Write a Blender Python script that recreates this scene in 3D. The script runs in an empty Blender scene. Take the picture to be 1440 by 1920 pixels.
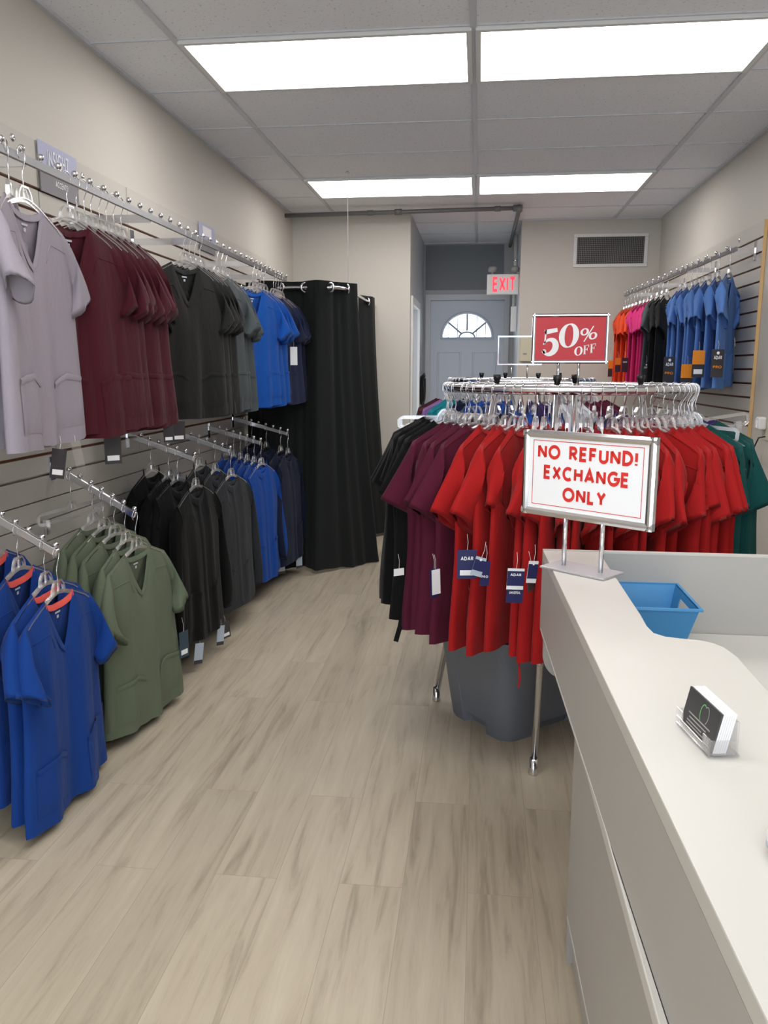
import bpy, math, random
import numpy as np
from mathutils import Matrix, Vector
random.seed(7)
PI = math.pi
S = bpy.context.scene
C = S.collection

# ---------------------------------------------------------------- camera, world, exposure
CAM_Z = 1.41
cd = bpy.data.cameras.new('camera'); cam = bpy.data.objects.new('camera', cd); C.objects.link(cam)
cd.sensor_fit = 'VERTICAL'; cd.sensor_height = 32.0; cd.lens = 1500.0 / 1920.0 * 32.0
cd.clip_start = 0.02; cd.clip_end = 100
_p, _y, _r = -0.175747, -0.115752, 0.00145
fwd = Vector((math.sin(_y)*math.cos(_p), math.cos(_y)*math.cos(_p), math.sin(_p)))
rt = Vector((math.cos(_y), -math.sin(_y), 0)); up = rt.cross(fwd)
r2 = rt*math.cos(_r) + up*math.sin(_r); u2 = -rt*math.sin(_r) + up*math.cos(_r)
M = Matrix(((r2.x, u2.x, -fwd.x, 0), (r2.y, u2.y, -fwd.y, 0), (r2.z, u2.z, -fwd.z, CAM_Z), (0, 0, 0, 1)))
cam.matrix_world = M
S.camera = cam

w = bpy.data.worlds.new('daylight'); S.world = w; w.use_nodes = True
bg = w.node_tree.nodes['Background']; bg.inputs[0].default_value = (0.80, 0.90, 1.0, 1); bg.inputs[1].default_value = 3.0
LAMP = 5.2                     # fluorescent diffuser radiance
S.view_settings.view_transform = 'Standard'; S.view_settings.look = 'None'
S.view_settings.gamma = 1; S.view_settings.use_curve_mapping = False
S.view_settings.exposure = 0.62
S.cycles.transparent_max_bounces = 32

# ---------------------------------------------------------------- materials
def lin(c):
    return tuple(((v/255)/12.92 if v/255 <= .04045 else ((v/255+.055)/1.055)**2.4) for v in c)
def newmat(name):
    m = bpy.data.materials.new(name); m.use_nodes = True
    nt = m.node_tree; b = nt.nodes['Principled BSDF']
    return m, nt, b
def L(nt, a, b): nt.links.new(a, b)
def mat(name, rgb, rough=.5, metal=0.0, bump=0.0, bscale=200, var=0.0, vscale=3, spec=.5, coat=0):
    m, nt, b = newmat(name)
    c = lin(rgb) + (1,)
    b.inputs['Base Color'].default_value = c
    b.inputs['Roughness'].default_value = rough; b.inputs['Metallic'].default_value = metal
    b.inputs['Specular IOR Level'].default_value = spec
    b.inputs['Coat Weight'].default_value = coat
    tc = nt.nodes.new('ShaderNodeTexCoord')
    if var:
        n = nt.nodes.new('ShaderNodeTexNoise'); n.inputs['Scale'].default_value = vscale; n.inputs['Detail'].default_value = 4
        L(nt, tc.outputs['Object'], n.inputs['Vector'])
        mx = nt.nodes.new('ShaderNodeMix'); mx.data_type = 'RGBA'
        mx.inputs[6].default_value = tuple(v*(1-var) for v in c[:3]) + (1,)
        mx.inputs[7].default_value = tuple(min(1, v*(1+var)) for v in c[:3]) + (1,)
        L(nt, n.outputs['Fac'], mx.inputs[0]); L(nt, mx.outputs[2], b.inputs['Base Color'])
    if bump:
        n2 = nt.nodes.new('ShaderNodeTexNoise'); n2.inputs['Scale'].default_value = bscale; n2.inputs['Detail'].default_value = 3
        L(nt, tc.outputs['Object'], n2.inputs['Vector'])
        bp = nt.nodes.new('ShaderNodeBump'); bp.inputs['Strength'].default_value = bump; bp.inputs['Distance'].default_value = .004
        L(nt, n2.outputs['Fac'], bp.inputs['Height']); L(nt, bp.outputs[0], b.inputs['Normal'])
    return m
def fabric(name, rgb, wr=.5):
    m, nt, b = newmat(name)
    c = lin(rgb)
    b.inputs['Roughness'].default_value = .82; b.inputs['Specular IOR Level'].default_value = .15
    b.inputs['Sheen Weight'].default_value = .05; b.inputs['Sheen Roughness'].default_value = .5
    tc = nt.nodes.new('ShaderNodeTexCoord')
    wv = nt.nodes.new('ShaderNodeTexNoise'); wv.inputs['Scale'].default_value = 700; wv.inputs['Detail'].default_value = 1
    L(nt, tc.outputs['Object'], wv.inputs['Vector'])
    mx = nt.nodes.new('ShaderNodeMix'); mx.data_type = 'RGBA'
    mx.inputs[6].default_value = tuple(v*.88 for v in c) + (1,)
    mx.inputs[7].default_value = tuple(min(1, v*1.12) for v in c) + (1,)
    L(nt, wv.outputs['Fac'], mx.inputs[0]); L(nt, mx.outputs[2], b.inputs['Base Color'])
    mp = nt.nodes.new('ShaderNodeMapping'); mp.inputs['Scale'].default_value = (16, 16, 5)
    L(nt, tc.outputs['Object'], mp.inputs['Vector'])
    n2 = nt.nodes.new('ShaderNodeTexNoise'); n2.inputs['Scale'].default_value = 1; n2.inputs['Detail'].default_value = 3
    n2.inputs['Distortion'].default_value = .6
    L(nt, mp.outputs[0], n2.inputs['Vector'])
    bp = nt.nodes.new('ShaderNodeBump'); bp.inputs['Strength'].default_value = wr; bp.inputs['Distance'].default_value = .012
    L(nt, n2.outputs['Fac'], bp.inputs['Height']); L(nt, bp.outputs[0], b.inputs['Normal'])
    return m
def clear(name, tint=(.96, .96, .97), base=.27, edge=.65, rough=.22):
    m = bpy.data.materials.new(name); m.use_nodes = True; nt = m.node_tree; nt.nodes.clear()
    o = nt.nodes.new('ShaderNodeOutputMaterial'); mix = nt.nodes.new('ShaderNodeMixShader')
    t = nt.nodes.new('ShaderNodeBsdfTransparent'); t.inputs[0].default_value = tint + (1,)
    g = nt.nodes.new('ShaderNodeBsdfGlossy'); g.inputs[0].default_value = (1, 1, 1, 1); g.inputs['Roughness'].default_value = rough
    lw = nt.nodes.new('ShaderNodeLayerWeight'); lw.inputs[0].default_value = .35
    mr = nt.nodes.new('ShaderNodeMapRange'); mr.inputs[3].default_value = base; mr.inputs[4].default_value = base + edge
    L(nt, lw.outputs['Facing'], mr.inputs[0]); L(nt, mr.outputs[0], mix.inputs[0])
    L(nt, t.outputs[0], mix.inputs[1]); L(nt, g.outputs[0], mix.inputs[2]); L(nt, mix.outputs[0], o.inputs[0])
    return m
def emit(name, rgb, strength):
    m, nt, b = newmat(name)
    b.inputs['Base Color'].default_value = lin(rgb) + (1,)
    b.inputs['Emission Color'].default_value = lin(rgb) + (1,); b.inputs['Emission Strength'].default_value = strength
    return m

WALL = mat('warm_grey_paint', (202, 197, 188), .6, bump=.05, bscale=180)
ALCOVE = mat('cool_grey_paint', (186, 188, 190), .6, bump=.05, bscale=180)
WHITE = mat('white_paint', (224, 224, 222), .45, bump=.02)
DOORP = mat('blue_grey_door_paint', (206, 213, 226), .4, bump=.03)
GRID = mat('ceiling_grid_white', (205, 207, 212), .45)
CHROME = mat('chrome', (222, 222, 226), .14, 1.0)
STEEL = mat('brushed_steel', (190, 190, 196), .28, 1.0, bump=.05, bscale=90)
RAILM = mat('satin_rail', (150, 150, 153), .34, .9)
PIPE = mat('dull_pipe', (120, 120, 120), .5, .3, var=.1)
BLACKPL = mat('black_plastic', (25, 25, 27), .4)
LAM = mat('white_laminate', (199, 197, 192), .34, bump=.02, bscale=400)
LAMG = mat('grey_laminate', (172, 170, 166), .4, bump=.02, bscale=400)
SLAT = mat('grey_slatwall', (193, 188, 180), .5, var=.03)
GROOVE = mat('brown_groove', (132, 82, 60), .7)
EDGEW = mat('raw_board_edge', (205, 168, 116), .6, var=.1, vscale=12)
HANG = clear('clear_plastic_hanger')
ACRY = clear('clear_acrylic', base=.08, edge=.5, rough=.05)
GLASS = clear('window_glass', tint=(.97, .98, 1), base=.02, edge=.4, rough=.02)
BLUEPL = mat('blue_plastic', (56, 134, 190), .35)
TOTEM = mat('grey_tote_plastic', (112, 116, 126), .42, bump=.04, bscale=300)
PAPER = mat('white_paper', (240, 241, 244), .5)
REDPR = mat('red_print', (214, 46, 40), .5)
REDCARD = mat('red_card', (196, 36, 48), .45)
WHITEPR = mat('white_print', (245, 243, 245), .5)
NAVYC = mat('navy_card', (38, 42, 92), .45)
DARKC = mat('charcoal_card', (58, 56, 60), .45)
ORANGEC = mat('orange_card', (240, 146, 40), .45)
TEALC = mat('slate_card', (48, 70, 84), .45)
GREYTAG = mat('pale_blue_card', (178, 192, 208), .45)
LAV = mat('lavender_card', (176, 178, 206), .45)
DUSK = mat('dusk_grey_card', (126, 122, 128), .45)
CARDK = mat('dark_business_card', (66, 66, 66), .45)
GREENPR = mat('green_print', (120, 190, 120), .5)
LABELM = mat('woven_label', (190, 196, 206), .7)
CREAM = mat('cream_enamel', (206, 200, 176), .45)
VENTD = mat('vent_dark', (66, 66, 66), .7)
CURT = fabric('black_curtain_cloth', (30, 33, 33), .3)
LIGHT = emit('fluorescent_diffuser', (255, 252, 249), LAMP)
EXITR = emit('lit_exit_red', (255, 50, 66), 1.3)
F = {}
for n, c in dict(lilac=(150, 143, 154), burgundy=(70, 21, 33), black=(30, 30, 30), charcoal=(70, 77, 80), royal=(24, 80, 164),
                 navy=(32, 40, 68), cobalt=(20, 60, 134), olive=(99, 109, 90), jet=(14, 14, 15), coalgrey=(46, 48, 52),
                 azure=(20, 70, 154), deepnavy=(22, 31, 54), wine=(84, 25, 47), red=(164, 27, 28), teal=(18, 74, 72),
                 purple=(62, 46, 100), white=(204, 206, 214), mauve=(140, 104, 158), turquoise=(20, 122, 136),
                 orange=(214, 74, 40), pink=(196, 48, 112), ceil=(86, 124, 188), coral=(226, 92, 84)).items():
    F[n] = fabric('fabric_' + n, c)

def floor_mat():
    m, nt, b = newmat('vinyl_plank_floor')
    tc = nt.nodes.new('ShaderNodeTexCoord'); sp = nt.nodes.new('ShaderNodeSeparateXYZ'); cb = nt.nodes.new('ShaderNodeCombineXYZ')
    L(nt, tc.outputs['Object'], sp.inputs[0]); L(nt, sp.outputs['Y'], cb.inputs['X']); L(nt, sp.outputs['X'], cb.inputs['Y'])
    br = nt.nodes.new('ShaderNodeTexBrick'); L(nt, cb.outputs[0], br.inputs['Vector'])
    br.inputs['Scale'].default_value = 1; br.inputs['Brick Width'].default_value = 1.22; br.inputs['Row Height'].default_value = .178
    br.inputs['Mortar Size'].default_value = .0008; br.offset = .37
    br.inputs['Color1'].default_value = (0, 0, 0, 1); br.inputs['Color2'].default_value = (1, 1, 1, 1); br.inputs['Mortar'].default_value = (.5, .5, .5, 1)
    # per-plank offset so the grain breaks at the joints
    mp = nt.nodes.new('ShaderNodeMapping'); mp.inputs['Scale'].default_value = (1.3, 15, 1); L(nt, cb.outputs[0], mp.inputs['Vector'])
    ad = nt.nodes.new('ShaderNodeVectorMath'); ad.operation = 'MULTIPLY_ADD'
    L(nt, br.outputs['Color'], ad.inputs[0]); ad.inputs[1].default_value = (7, 3, 5); L(nt, mp.outputs[0], ad.inputs[2])
    n1 = nt.nodes.new('ShaderNodeTexNoise'); n1.inputs['Scale'].default_value = 1.6; n1.inputs['Detail'].default_value = 8; n1.inputs['Roughness'].default_value = .62; n1.inputs['Distortion'].default_value = .5
    L(nt, ad.outputs[0], n1.inputs['Vector'])
    cr = nt.nodes.new('ShaderNodeValToRGB'); e = cr.color_ramp.elements
    e[0].position = .28; e[0].color = lin((154, 142, 124)) + (1,)
    e[1].position = .76; e[1].color = lin((200, 189, 169)) + (1,)
    k = e.new(.46); k.color = lin((184, 172, 152)) + (1,)
    L(nt, n1.outputs['Fac'], cr.inputs[0])
    mx = nt.nodes.new('ShaderNodeMix'); mx.data_type = 'RGBA'; mx.blend_type = 'MULTIPLY'; mx.inputs[0].default_value = 1
    pr = nt.nodes.new('ShaderNodeMapRange'); pr.inputs[3].default_value = .9; pr.inputs[4].default_value = 1.05
    L(nt, br.outputs['Color'], pr.inputs[0]); L(nt, cr.outputs[0], mx.inputs[6]); L(nt, pr.outputs[0], mx.inputs[7])
    m2 = nt.nodes.new('ShaderNodeMix'); m2.data_type = 'RGBA'; m2.inputs[7].default_value = lin((158, 146, 128)) + (1,)
    L(nt, br.outputs['Fac'], m2.inputs[0]); L(nt, mx.outputs[2], m2.inputs[6]); L(nt, m2.outputs[2], b.inputs['Base Color'])
    b.inputs['Roughness'].default_value = .42; b.inputs['Specular IOR Level'].default_value = .4
    bp = nt.nodes.new('ShaderNodeBump'); bp.inputs['Strength'].default_value = .12; bp.inputs['Distance'].default_value = .003
    L(nt, n1.outputs['Fac'], bp.inputs['Height']); L(nt, bp.outputs[0], b.inputs['Normal'])
    return m
def ceil_mat():
    m, nt, b = newmat('acoustic_tile')
    tc = nt.nodes.new('ShaderNodeTexCoord')
    n = nt.nodes.new('ShaderNodeTexNoise'); n.inputs['Scale'].default_value = 75; n.inputs['Detail'].default_value = 3
    L(nt, tc.outputs['Object'], n.inputs['Vector'])
    cr = nt.nodes.new('ShaderNodeValToRGB'); e = cr.color_ramp.elements
    e[0].position = .31; e[0].color = lin((206, 205, 204)) + (1,); e[1].position = .38; e[1].color = lin((240, 241, 245)) + (1,)
    L(nt, n.outputs['Fac'], cr.inputs[0]); L(nt, cr.outputs[0], b.inputs['Base Color'])
    b.inputs['Roughness'].default_value = .9
    bp = nt.nodes.new('ShaderNodeBump'); bp.inputs['Strength'].default_value = .3; bp.inputs['Distance'].default_value = .004
    L(nt, n.outputs['Fac'], bp.inputs['Height']); L(nt, bp.outputs[0], b.inputs['Normal'])
    return m
FLOOR = floor_mat(); CEIL = ceil_mat()

# ---------------------------------------------------------------- mesh helpers
class MB:
    def __init__(s): s.v = []; s.f = []
    def add(s, v, f):
        o = len(s.v); s.v += [tuple(p) for p in v]; s.f += [tuple(i+o for i in q) for q in f]; return s
    def box(s, a, b):
        x0, y0, z0 = a; x1, y1, z1 = b
        return s.add([(x0,y0,z0),(x1,y0,z0),(x1,y1,z0),(x0,y1,z0),(x0,y0,z1),(x1,y0,z1),(x1,y1,z1),(x0,y1,z1)],
                     [(3,2,1,0),(4,5,6,7),(0,1,5,4),(1,2,6,5),(2,3,7,6),(3,0,4,7)])
    def sweep(s, path, prof, closed=False, upv=(0, 0, 1), cap=True):
        # prof: list of (a, b) offsets in (side, up) axes of the path
        P = [Vector(p) for p in path]; n = len(P); k = len(prof); vs = []
        U = Vector(upv)
        for i, p in enumerate(P):
            if closed: t = P[(i+1) % n] - P[i-1]
            else: t = P[min(i+1, n-1)] - P[max(i-1, 0)]
            t.normalize()
            sd = t.cross(U)
            if sd.length < 1e-4: sd = t.cross(Vector((0, 1, 0.01)))
            sd.normalize(); uu = sd.cross(t)
            for a, b in prof: vs.append(p + sd*a + uu*b)
        fs = []
        for i in range(n if closed else n-1):
            j = (i+1) % n
            for q in range(k):
                r = (q+1) % k
                fs.append((i*k+q, j*k+q, j*k+r, i*k+r))
        if cap and not closed:
            fs.append(tuple(range(k))); fs.append(tuple((n-1)*k+q for q in reversed(range(k))))
        return s.add(vs, fs)
    def tube(s, path, r, k=8, closed=False, upv=(0, 0, 1)):
        return s.sweep(path, [(r*math.cos(2*PI*q/k), r*math.sin(2*PI*q/k)) for q in range(k)], closed, upv)
    def bar(s, path, w, h, upv=(0, 0, 1), closed=False):
        return s.sweep(path, [(-w/2,-h/2),(w/2,-h/2),(w/2,h/2),(-w/2,h/2)], closed, upv)
    def lathe(s, prof, c=(0, 0, 0), k=16, axis='z'):
        vs = []; n = len(prof)
        for r, h in prof:
            for q in range(k):
                a = 2*PI*q/k; x, y = r*math.cos(a), r*math.sin(a)
                p = {'z': (x, y, h), 'x': (h, x, y), 'y': (x, h, y)}[axis]
                vs.append((p[0]+c[0], p[1]+c[1], p[2]+c[2]))
        fs = [(i*k+q, i*k+(q+1) % k, (i+1)*k+(q+1) % k, (i+1)*k+q) for i in range(n-1) for q in range(k)]
        fs.append(tuple(reversed(range(k)))); fs.append(tuple((n-1)*k+q for q in range(k)))
        return s.add(vs, fs)
    def ball(s, c, r, k=10):
        return s.lathe([(max(1e-4, r*math.sin(PI*i/6)), -r*math.cos(PI*i/6)) for i in range(7)], c, k)
    def prism(s, poly, z0, z1):
        n = len(poly)
        return s.add([(x, y, z0) for x, y in poly] + [(x, y, z1) for x, y in poly],
                     [tuple(reversed(range(n))), tuple(range(n, 2*n))] + [(i, (i+1) % n, n+(i+1) % n, n+i) for i in range(n)])
    def grid(s, rows):
        n = len(rows); k = len(rows[0])
        return s.add([p for r in rows for p in r], [(i*k+j, i*k+j+1, (i+1)*k+j+1, (i+1)*k+j) for i in range(n-1) for j in range(k-1)])
    def xf(s, m):
        s.v = [tuple(m @ Vector(p)) for p in s.v]; return s
    def mesh(s, name, smooth=False):
        me = bpy.data.meshes.new(name); me.from_pydata(s.v, [], s.f); me.update()
        if smooth:
            me.polygons.foreach_set('use_smooth', [True]*len(me.polygons))
        return me
    def build(s, name, m, parent=None, smooth=False, bevel=0, loc=None):
        o = bpy.data.objects.new(name, s.mesh(name, smooth)); C.objects.link(o)
        o.data.materials.append(m)
        if parent: o.parent = parent
        if loc: o.location = loc
        if bevel:
            bv = o.modifiers.new('bevel', 'BEVEL'); bv.width = bevel; bv.segments = 2; bv.limit_method = 'ANGLE'
        if smooth and not bevel:
            pass
        return o
def tag(o, label, cat, group=None):
    o['label'] = label; o['category'] = cat
    if group: o['group'] = group
    return o
def struct(o): o['kind'] = 'structure'; return o
def thing(name, label, cat, loc=(0, 0, 0), rz=0, group=None):
    o = bpy.data.objects.new(name, None); C.objects.link(o); o.location = loc; o.rotation_euler = (0, 0, rz)
    o.empty_display_size = .1
    return tag(o, label, cat, group)
def smooth_auto(o, ang=40):
    me = o.data
    me.polygons.foreach_set('use_smooth', [True]*len(me.polygons))
    try: me.set_sharp_from_angle(angle=math.radians(ang))
    except Exception: pass
    return o
ORD = ['first','second','third','fourth','fifth','sixth','seventh','eighth','ninth','tenth','eleventh','twelfth','thirteenth','fourteenth','fifteenth',
       'sixteenth','seventeenth','eighteenth','nineteenth','twentieth','twenty-first','twenty-second','twenty-third','twenty-fourth','twenty-fifth','twenty-sixth','twenty-seventh','twenty-eighth']
def arc(cx, cy, r, a0, a1, n): return [(cx+r*math.cos(a0+(a1-a0)*i/n), cy+r*math.sin(a0+(a1-a0)*i/n)) for i in range(n+1)]

# stroke lettering: ribbons of varying width, drawn in the x-z plane facing -y
def ribbon(mb, pts, ws, closed=False, y=0.0):
    if not isinstance(ws, (list, tuple)):
        q = [pts[0]]
        for p in pts[1:]:
            if math.hypot(p[0]-q[-1][0], p[1]-q[-1][1]) > 1e-6: q.append(p)
        if not closed and len(q) > 3 and math.hypot(q[0][0]-q[-1][0], q[0][1]-q[-1][1]) < 1e-6: q.pop(); closed = True
        pts = q
    n = len(pts); P = [Vector((p[0], p[1])) for p in pts]; rows = []
    for i in range(n):
        if closed: a = (P[i]-P[i-1]); b = (P[(i+1) % n]-P[i])
        else:
            a = P[i]-P[i-1] if i > 0 else P[1]-P[0]; b = P[i+1]-P[i] if i < n-1 else P[i]-P[i-1]
        a.normalize(); b.normalize(); t = (a+b)
        if t.length < 1e-5: t = b
        t.normalize(); nrm = Vector((-t.y, t.x)); cs = max(.35, nrm.dot(Vector((-b.y, b.x))))
        wd = (ws[i] if isinstance(ws, (list, tuple)) else ws)/2/cs
        rows.append([(P[i].x+nrm.x*wd, y, P[i].y+nrm.y*wd), (P[i].x-nrm.x*wd, y, P[i].y-nrm.y*wd)])
    if closed: rows.append(rows[0])
    mb.grid(rows)
def ell(cx, cy, rx, ry, a0=0, a1=360, n=24):
    return [(cx+rx*math.cos(math.radians(a0+(a1-a0)*i/n)), cy+ry*math.sin(math.radians(a0+(a1-a0)*i/n))) for i in range(n+1)]
GL = {  # width, strokes on a 0..1 high cell
 'A': (.72, [[(0,0),(.36,1),(.72,0)], [(.13,.3),(.59,.3)]]),
 'B': (.55, [[(0,0),(0,1),(.3,1)]+ell(.3,.76,.22,.24,90,-90,8)+[(0,.52)], [(.3,.52)]+ell(.3,.26,.25,.26,90,-90,8)+[(0,0)]]),
 'C': (.72, [ell(.42,.5,.42,.5,50,310,20)]),
 'D': (.66, [[(0,0),(0,1),(.2,1)]+ell(.2,.5,.46,.5,90,-90,14)+[(0,0)]]),
 'E': (.5, [[(.5,1),(0,1),(0,0),(.5,0)], [(0,.52),(.45,.52)]]),
 'F': (.48, [[(.48,1),(0,1),(0,0)], [(0,.52),(.42,.52)]]),
 'G': (.8, [ell(.44,.5,.44,.5,48,360,22)+[(.46,.5)]]),
 'H': (.6, [[(0,0),(0,1)], [(.6,0),(.6,1)], [(0,.52),(.6,.52)]]),
 'I': (.02, [[(.0,0),(.0,1)]]),
 'L': (.45, [[(0,1),(0,0),(.45,0)]]),
 'N': (.64, [[(0,0),(0,1)], [(0,.97),(.64,.03)], [(.64,0),(.64,1)]]),
 'O': (.9, [ell(.45,.5,.45,.5,0,360,28)]),
 'P': (.5, [[(0,0),(0,1),(.26,1)]+ell(.26,.74,.24,.26,90,-90,10)+[(0,.48)]]),
 'R': (.55, [[(0,0),(0,1),(.26,1)]+ell(.26,.74,.24,.26,90,-90,10)+[(0,.48)], [(.22,.48),(.55,0)]]),
 'S': (.5, [ell(.25,.74,.24,.26,40,270,12)+ell(.25,.25,.25,.25,90,-140,12)]),
 'T': (.6, [[(.3,0),(.3,1)], [(0,1),(.6,1)]]),
 'U': (.6, [[(0,1),(0,.3)]+ell(.3,.3,.3,.3,180,360,12)+[(.6,1)]]),
 'V': (.66, [[(0,1),(.33,0),(.66,1)]]),
 'X': (.62, [[(0,0),(.62,1)], [(0,1),(.62,0)]]),
 'Y': (.62, [[(0,1),(.31,.48),(.62,1)], [(.31,.48),(.31,0)]]),
 '!': (.02, [[(0,1),(0,.28)], [(0,.12),(0,-.02)]]),
 ' ': (.3, []),
}
def text_mb(txt, h, weight=.2, gap=.26, xs=1.0):
    mb = MB(); x = 0
    k = 1-weight
    for ch in txt:
        wd, st = GL[ch]
        for s in st:
            pts = [((x+px)*h*xs*1.0, (weight/2+pz*k)*h) for px, pz in s]
            ribbon(mb, pts, weight*h)
        x += wd + gap + weight*.6
    W = (x-gap-weight*.6)*h*xs
    mb.v = [(p[0]-W/2, p[1], p[2]) for p in mb.v]
    return mb, W
def text_part(txt, h, m, parent, center, weight=.2, gap=.26, xs=1.0, rz=0, fit=None, name='lettering', face=None):
    mb, W = text_mb(txt, h, weight, gap, xs)
    if fit:
        k = fit/W; mb.v = [(p[0]*k, p[1], p[2]) for p in mb.v]
    o = mb.build(name, m, parent); o.location = center
    if rz: o.rotation_euler = (0, 0, rz)
    return o

# ---------------------------------------------------------------- the room
XL, XR = -1.65, 1.58
YB1, YB2, YD = 7.2, 7.65, 8.93
AXL, AXR = -.61, .36
HC = 2.739
YF = -3.0
def wall(name, a, b, m): return struct(MB().box(a, b).build(name, m))
struct(MB().box((-2.2, YF-.2, -.1), (2.2, 9.4, 0)).build('floor', FLOOR))
wall('wall_left', (XL-.12, YF, 0), (XL, YB1+.12, HC+.1), WALL)
wall('wall_right', (XR, YF, 0), (XR+.12, YB2+.12, HC+.1), WALL)
wall('wall_back_left', (XL, YB1, 0), (AXL, YB1+.12, HC+.1), WALL)
wall('wall_back_right', (AXR, YB2, 0), (XR, YB2+.12, HC+.1), WALL)
# alcove left wall with a doorway
mb = MB(); mb.box((AXL-.12, YB1+.12, 0), (AXL, 7.36, HC+.1)); mb.box((AXL-.12, 8.16, 0), (AXL, YD+.12, HC+.1)); mb.box((AXL-.12, 7.36, 2.0), (AXL, 8.16, HC+.1))
struct(mb.build('wall_alcove_left', ALCOVE))
wall('wall_alcove_right', (AXR, YB2+.12, 0), (AXR+.12, YD+.12, HC+.1), ALCOVE)
mb = MB(); mb.box((AXL, YD, 0), (-.535, YD+.12, HC+.1)); mb.box((.265, YD, 0), (AXR, YD+.12, HC+.1)); mb.box((-.535, YD, 2.155), (.265, YD+.12, HC+.1))
struct(mb.build('wall_alcove_back', ALCOVE))
# side room behind the alcove doorway
mb = MB(); mb.box((-1.75, 7.32, 0), (-1.65, 9.1, .7)); mb.box((-1.75, 7.32, 2.3), (-1.65, 9.1, HC)); mb.box((-1.75, 7.32, .7), (-1.65, 7.5, 2.3)); mb.box((-1.75, 8.95, .7), (-1.65, 9.1, 2.3)); mb.box((-1.65, 9.0, 0), (AXL-.12, 9.1, HC))
struct(mb.build('wall_side_room', WALL))
# shop front behind the photographer: sill, head and piers around the window opening
mb = MB(); mb.box((XL-.12, YF-.12, 0), (XR+.12, YF, .35)); mb.box((XL-.12, YF-.12, 2.45), (XR+.12, YF, HC+.1)); mb.box((XL-.12, YF-.12, .35), (XL+.1, YF, 2.45)); mb.box((XR-.1, YF-.12, .35), (XR+.12, YF, 2.45))
struct(mb.build('wall_front', WALL))
struct(MB().box((XL-.12, YF-.12, HC+.008), (XR+.12, 9.1, HC+.12)).build('ceiling', CEIL))
# ceiling tiles drop into a T-bar grid
X0, Y0, T = -.049, 3.447, .61
mb = MB()
for gx in (X0-2*T, X0, X0+2*T): mb.box((gx-.0125, YF, HC-.001), (gx+.0125, YD, HC+.01))
j = -10
while Y0+j*T < YD-.05:
    y = Y0+j*T
    if y > YF: mb.box((XL, y-.005, HC+.003), (XR, y+.005, HC+.01))
    j += 1
for x in (XL, XR-.02): mb.box((x, YF, HC-.006), (x+.02, YB1, HC+.019))
mb.box((XL, YB1-.02, HC-.006), (AXL, YB1, HC+.019)); mb.box((AXR, YB2-.02, HC-.006), (XR, YB2, HC+.019)); mb.box((AXL, YD-.02, HC-.006), (AXR, YD, HC+.019))
struct(mb.build('trim_1', GRID))
# ceiling tiles that sag a little, with dark gaps (as seen near the left wall and right wall)
BASE = mat('baseboard_vinyl', (120, 116, 110), .5)
struct(MB().box((XL, YF, 0), (XL+.012, YB1, .1)).build('baseboard_left', BASE))
struct(MB().box((XL, YB1-.012, 0), (AXL, YB1, .1)).build('baseboard_back', BASE))
struct(MB().box((XR-.012, YF, 0), (XR, 4.8, .1)).build('baseboard_right', BASE))

# troffers
def troffer(gx, gy, label):
    t = thing('ceiling_light', label, 'ceiling light', (gx+T, gy+T/2, HC-.008), 0, 'fluorescent ceiling panels')
    a, b = T-.008, T/2-.008
    mb = MB()
    for (x0, y0, x1, y1) in ((-a,-b,a,-b+.022), (-a,b-.022,a,b), (-a,-b+.022,-a+.022,b-.022), (a-.022,-b+.022,a,b-.022)):
        mb.box((x0, y0, -.003), (x1, y1, .014))
    mb.build('frame', WHITE, t)
    MB().box((-a+.0225, -b+.0225, .001), (a-.0225, b-.0225, .012)).build('diffuser', LIGHT, t)
troffer(X0-2*T, Y0, 'long lit fluorescent ceiling panel at front left')
troffer(X0, Y0, 'long lit fluorescent ceiling panel at front right')
troffer(X0-2*T, Y0+4*T, 'lit fluorescent ceiling panel at the back left, near the hanging wire')
troffer(X0, Y0+4*T, 'lit fluorescent ceiling panel at the back right, before the vent')
troffer(X0-2*T, Y0-4*T, 'added unseen lit fluorescent ceiling panel left above the photographer')  # from here on: unseen panels continuing the rows, added to light the room
troffer(X0, Y0-4*T, 'added unseen lit fluorescent ceiling panel right above the photographer')
troffer(X0-2*T, Y0-8*T, 'added unseen lit fluorescent ceiling panel left behind the photographer')
troffer(X0, Y0-8*T, 'added unseen lit fluorescent ceiling panel right behind the photographer')

# ---------------------------------------------------------------- alcove door with fanlight
d = thing('door_1', 'grey back door with half-round fanlight', 'door', (-.1355, YD+.02, 0)); d['kind'] = 'structure'
DW, DH = .395, 2.15
FZ, FRX, FRZ = 1.757, .262, .25
# leaf: a plate with a half-round hole, built as strips round the hole
def hole_plate(y):
    n = 32; hole = [(FRX*math.cos(PI*i/n), FZ+FRZ*math.sin(PI*i/n)) for i in range(n+1)]
    mb = MB(); rows = []
    for x, z in hole:
        a = math.atan2(z-FZ, x)
        # ray to outer box
        k = min((DW/abs(math.cos(a))) if abs(math.cos(a)) > 1e-6 else 9, ((DH-FZ)/math.sin(a)) if math.sin(a) > 1e-6 else 9)
        rows.append([(x, y, z), (math.cos(a)*k, y, FZ+math.sin(a)*k)])
    mb.grid(rows)
    mb.add([(-DW, y, .01), (DW, y, .01), (DW, y, FZ), (FRX, y, FZ), (-FRX, y, FZ), (-DW, y, FZ)], [(0, 1, 2, 3, 4, 5)])
    mb.add([(DW, y, FZ), (DW, y, DH), (math.cos(math.atan2(DH-FZ, DW))*0+DW, y, DH)], [])
    ca = math.atan2(DH-FZ, DW)
    return mb, hole
mb, hole = hole_plate(0)
mbk, _ = hole_plate(.045); mb.add(mbk.v, mbk.f)
mb.grid([[(x, 0, z), (x, .045, z)] for x, z in hole+[hole[0]]])
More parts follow.
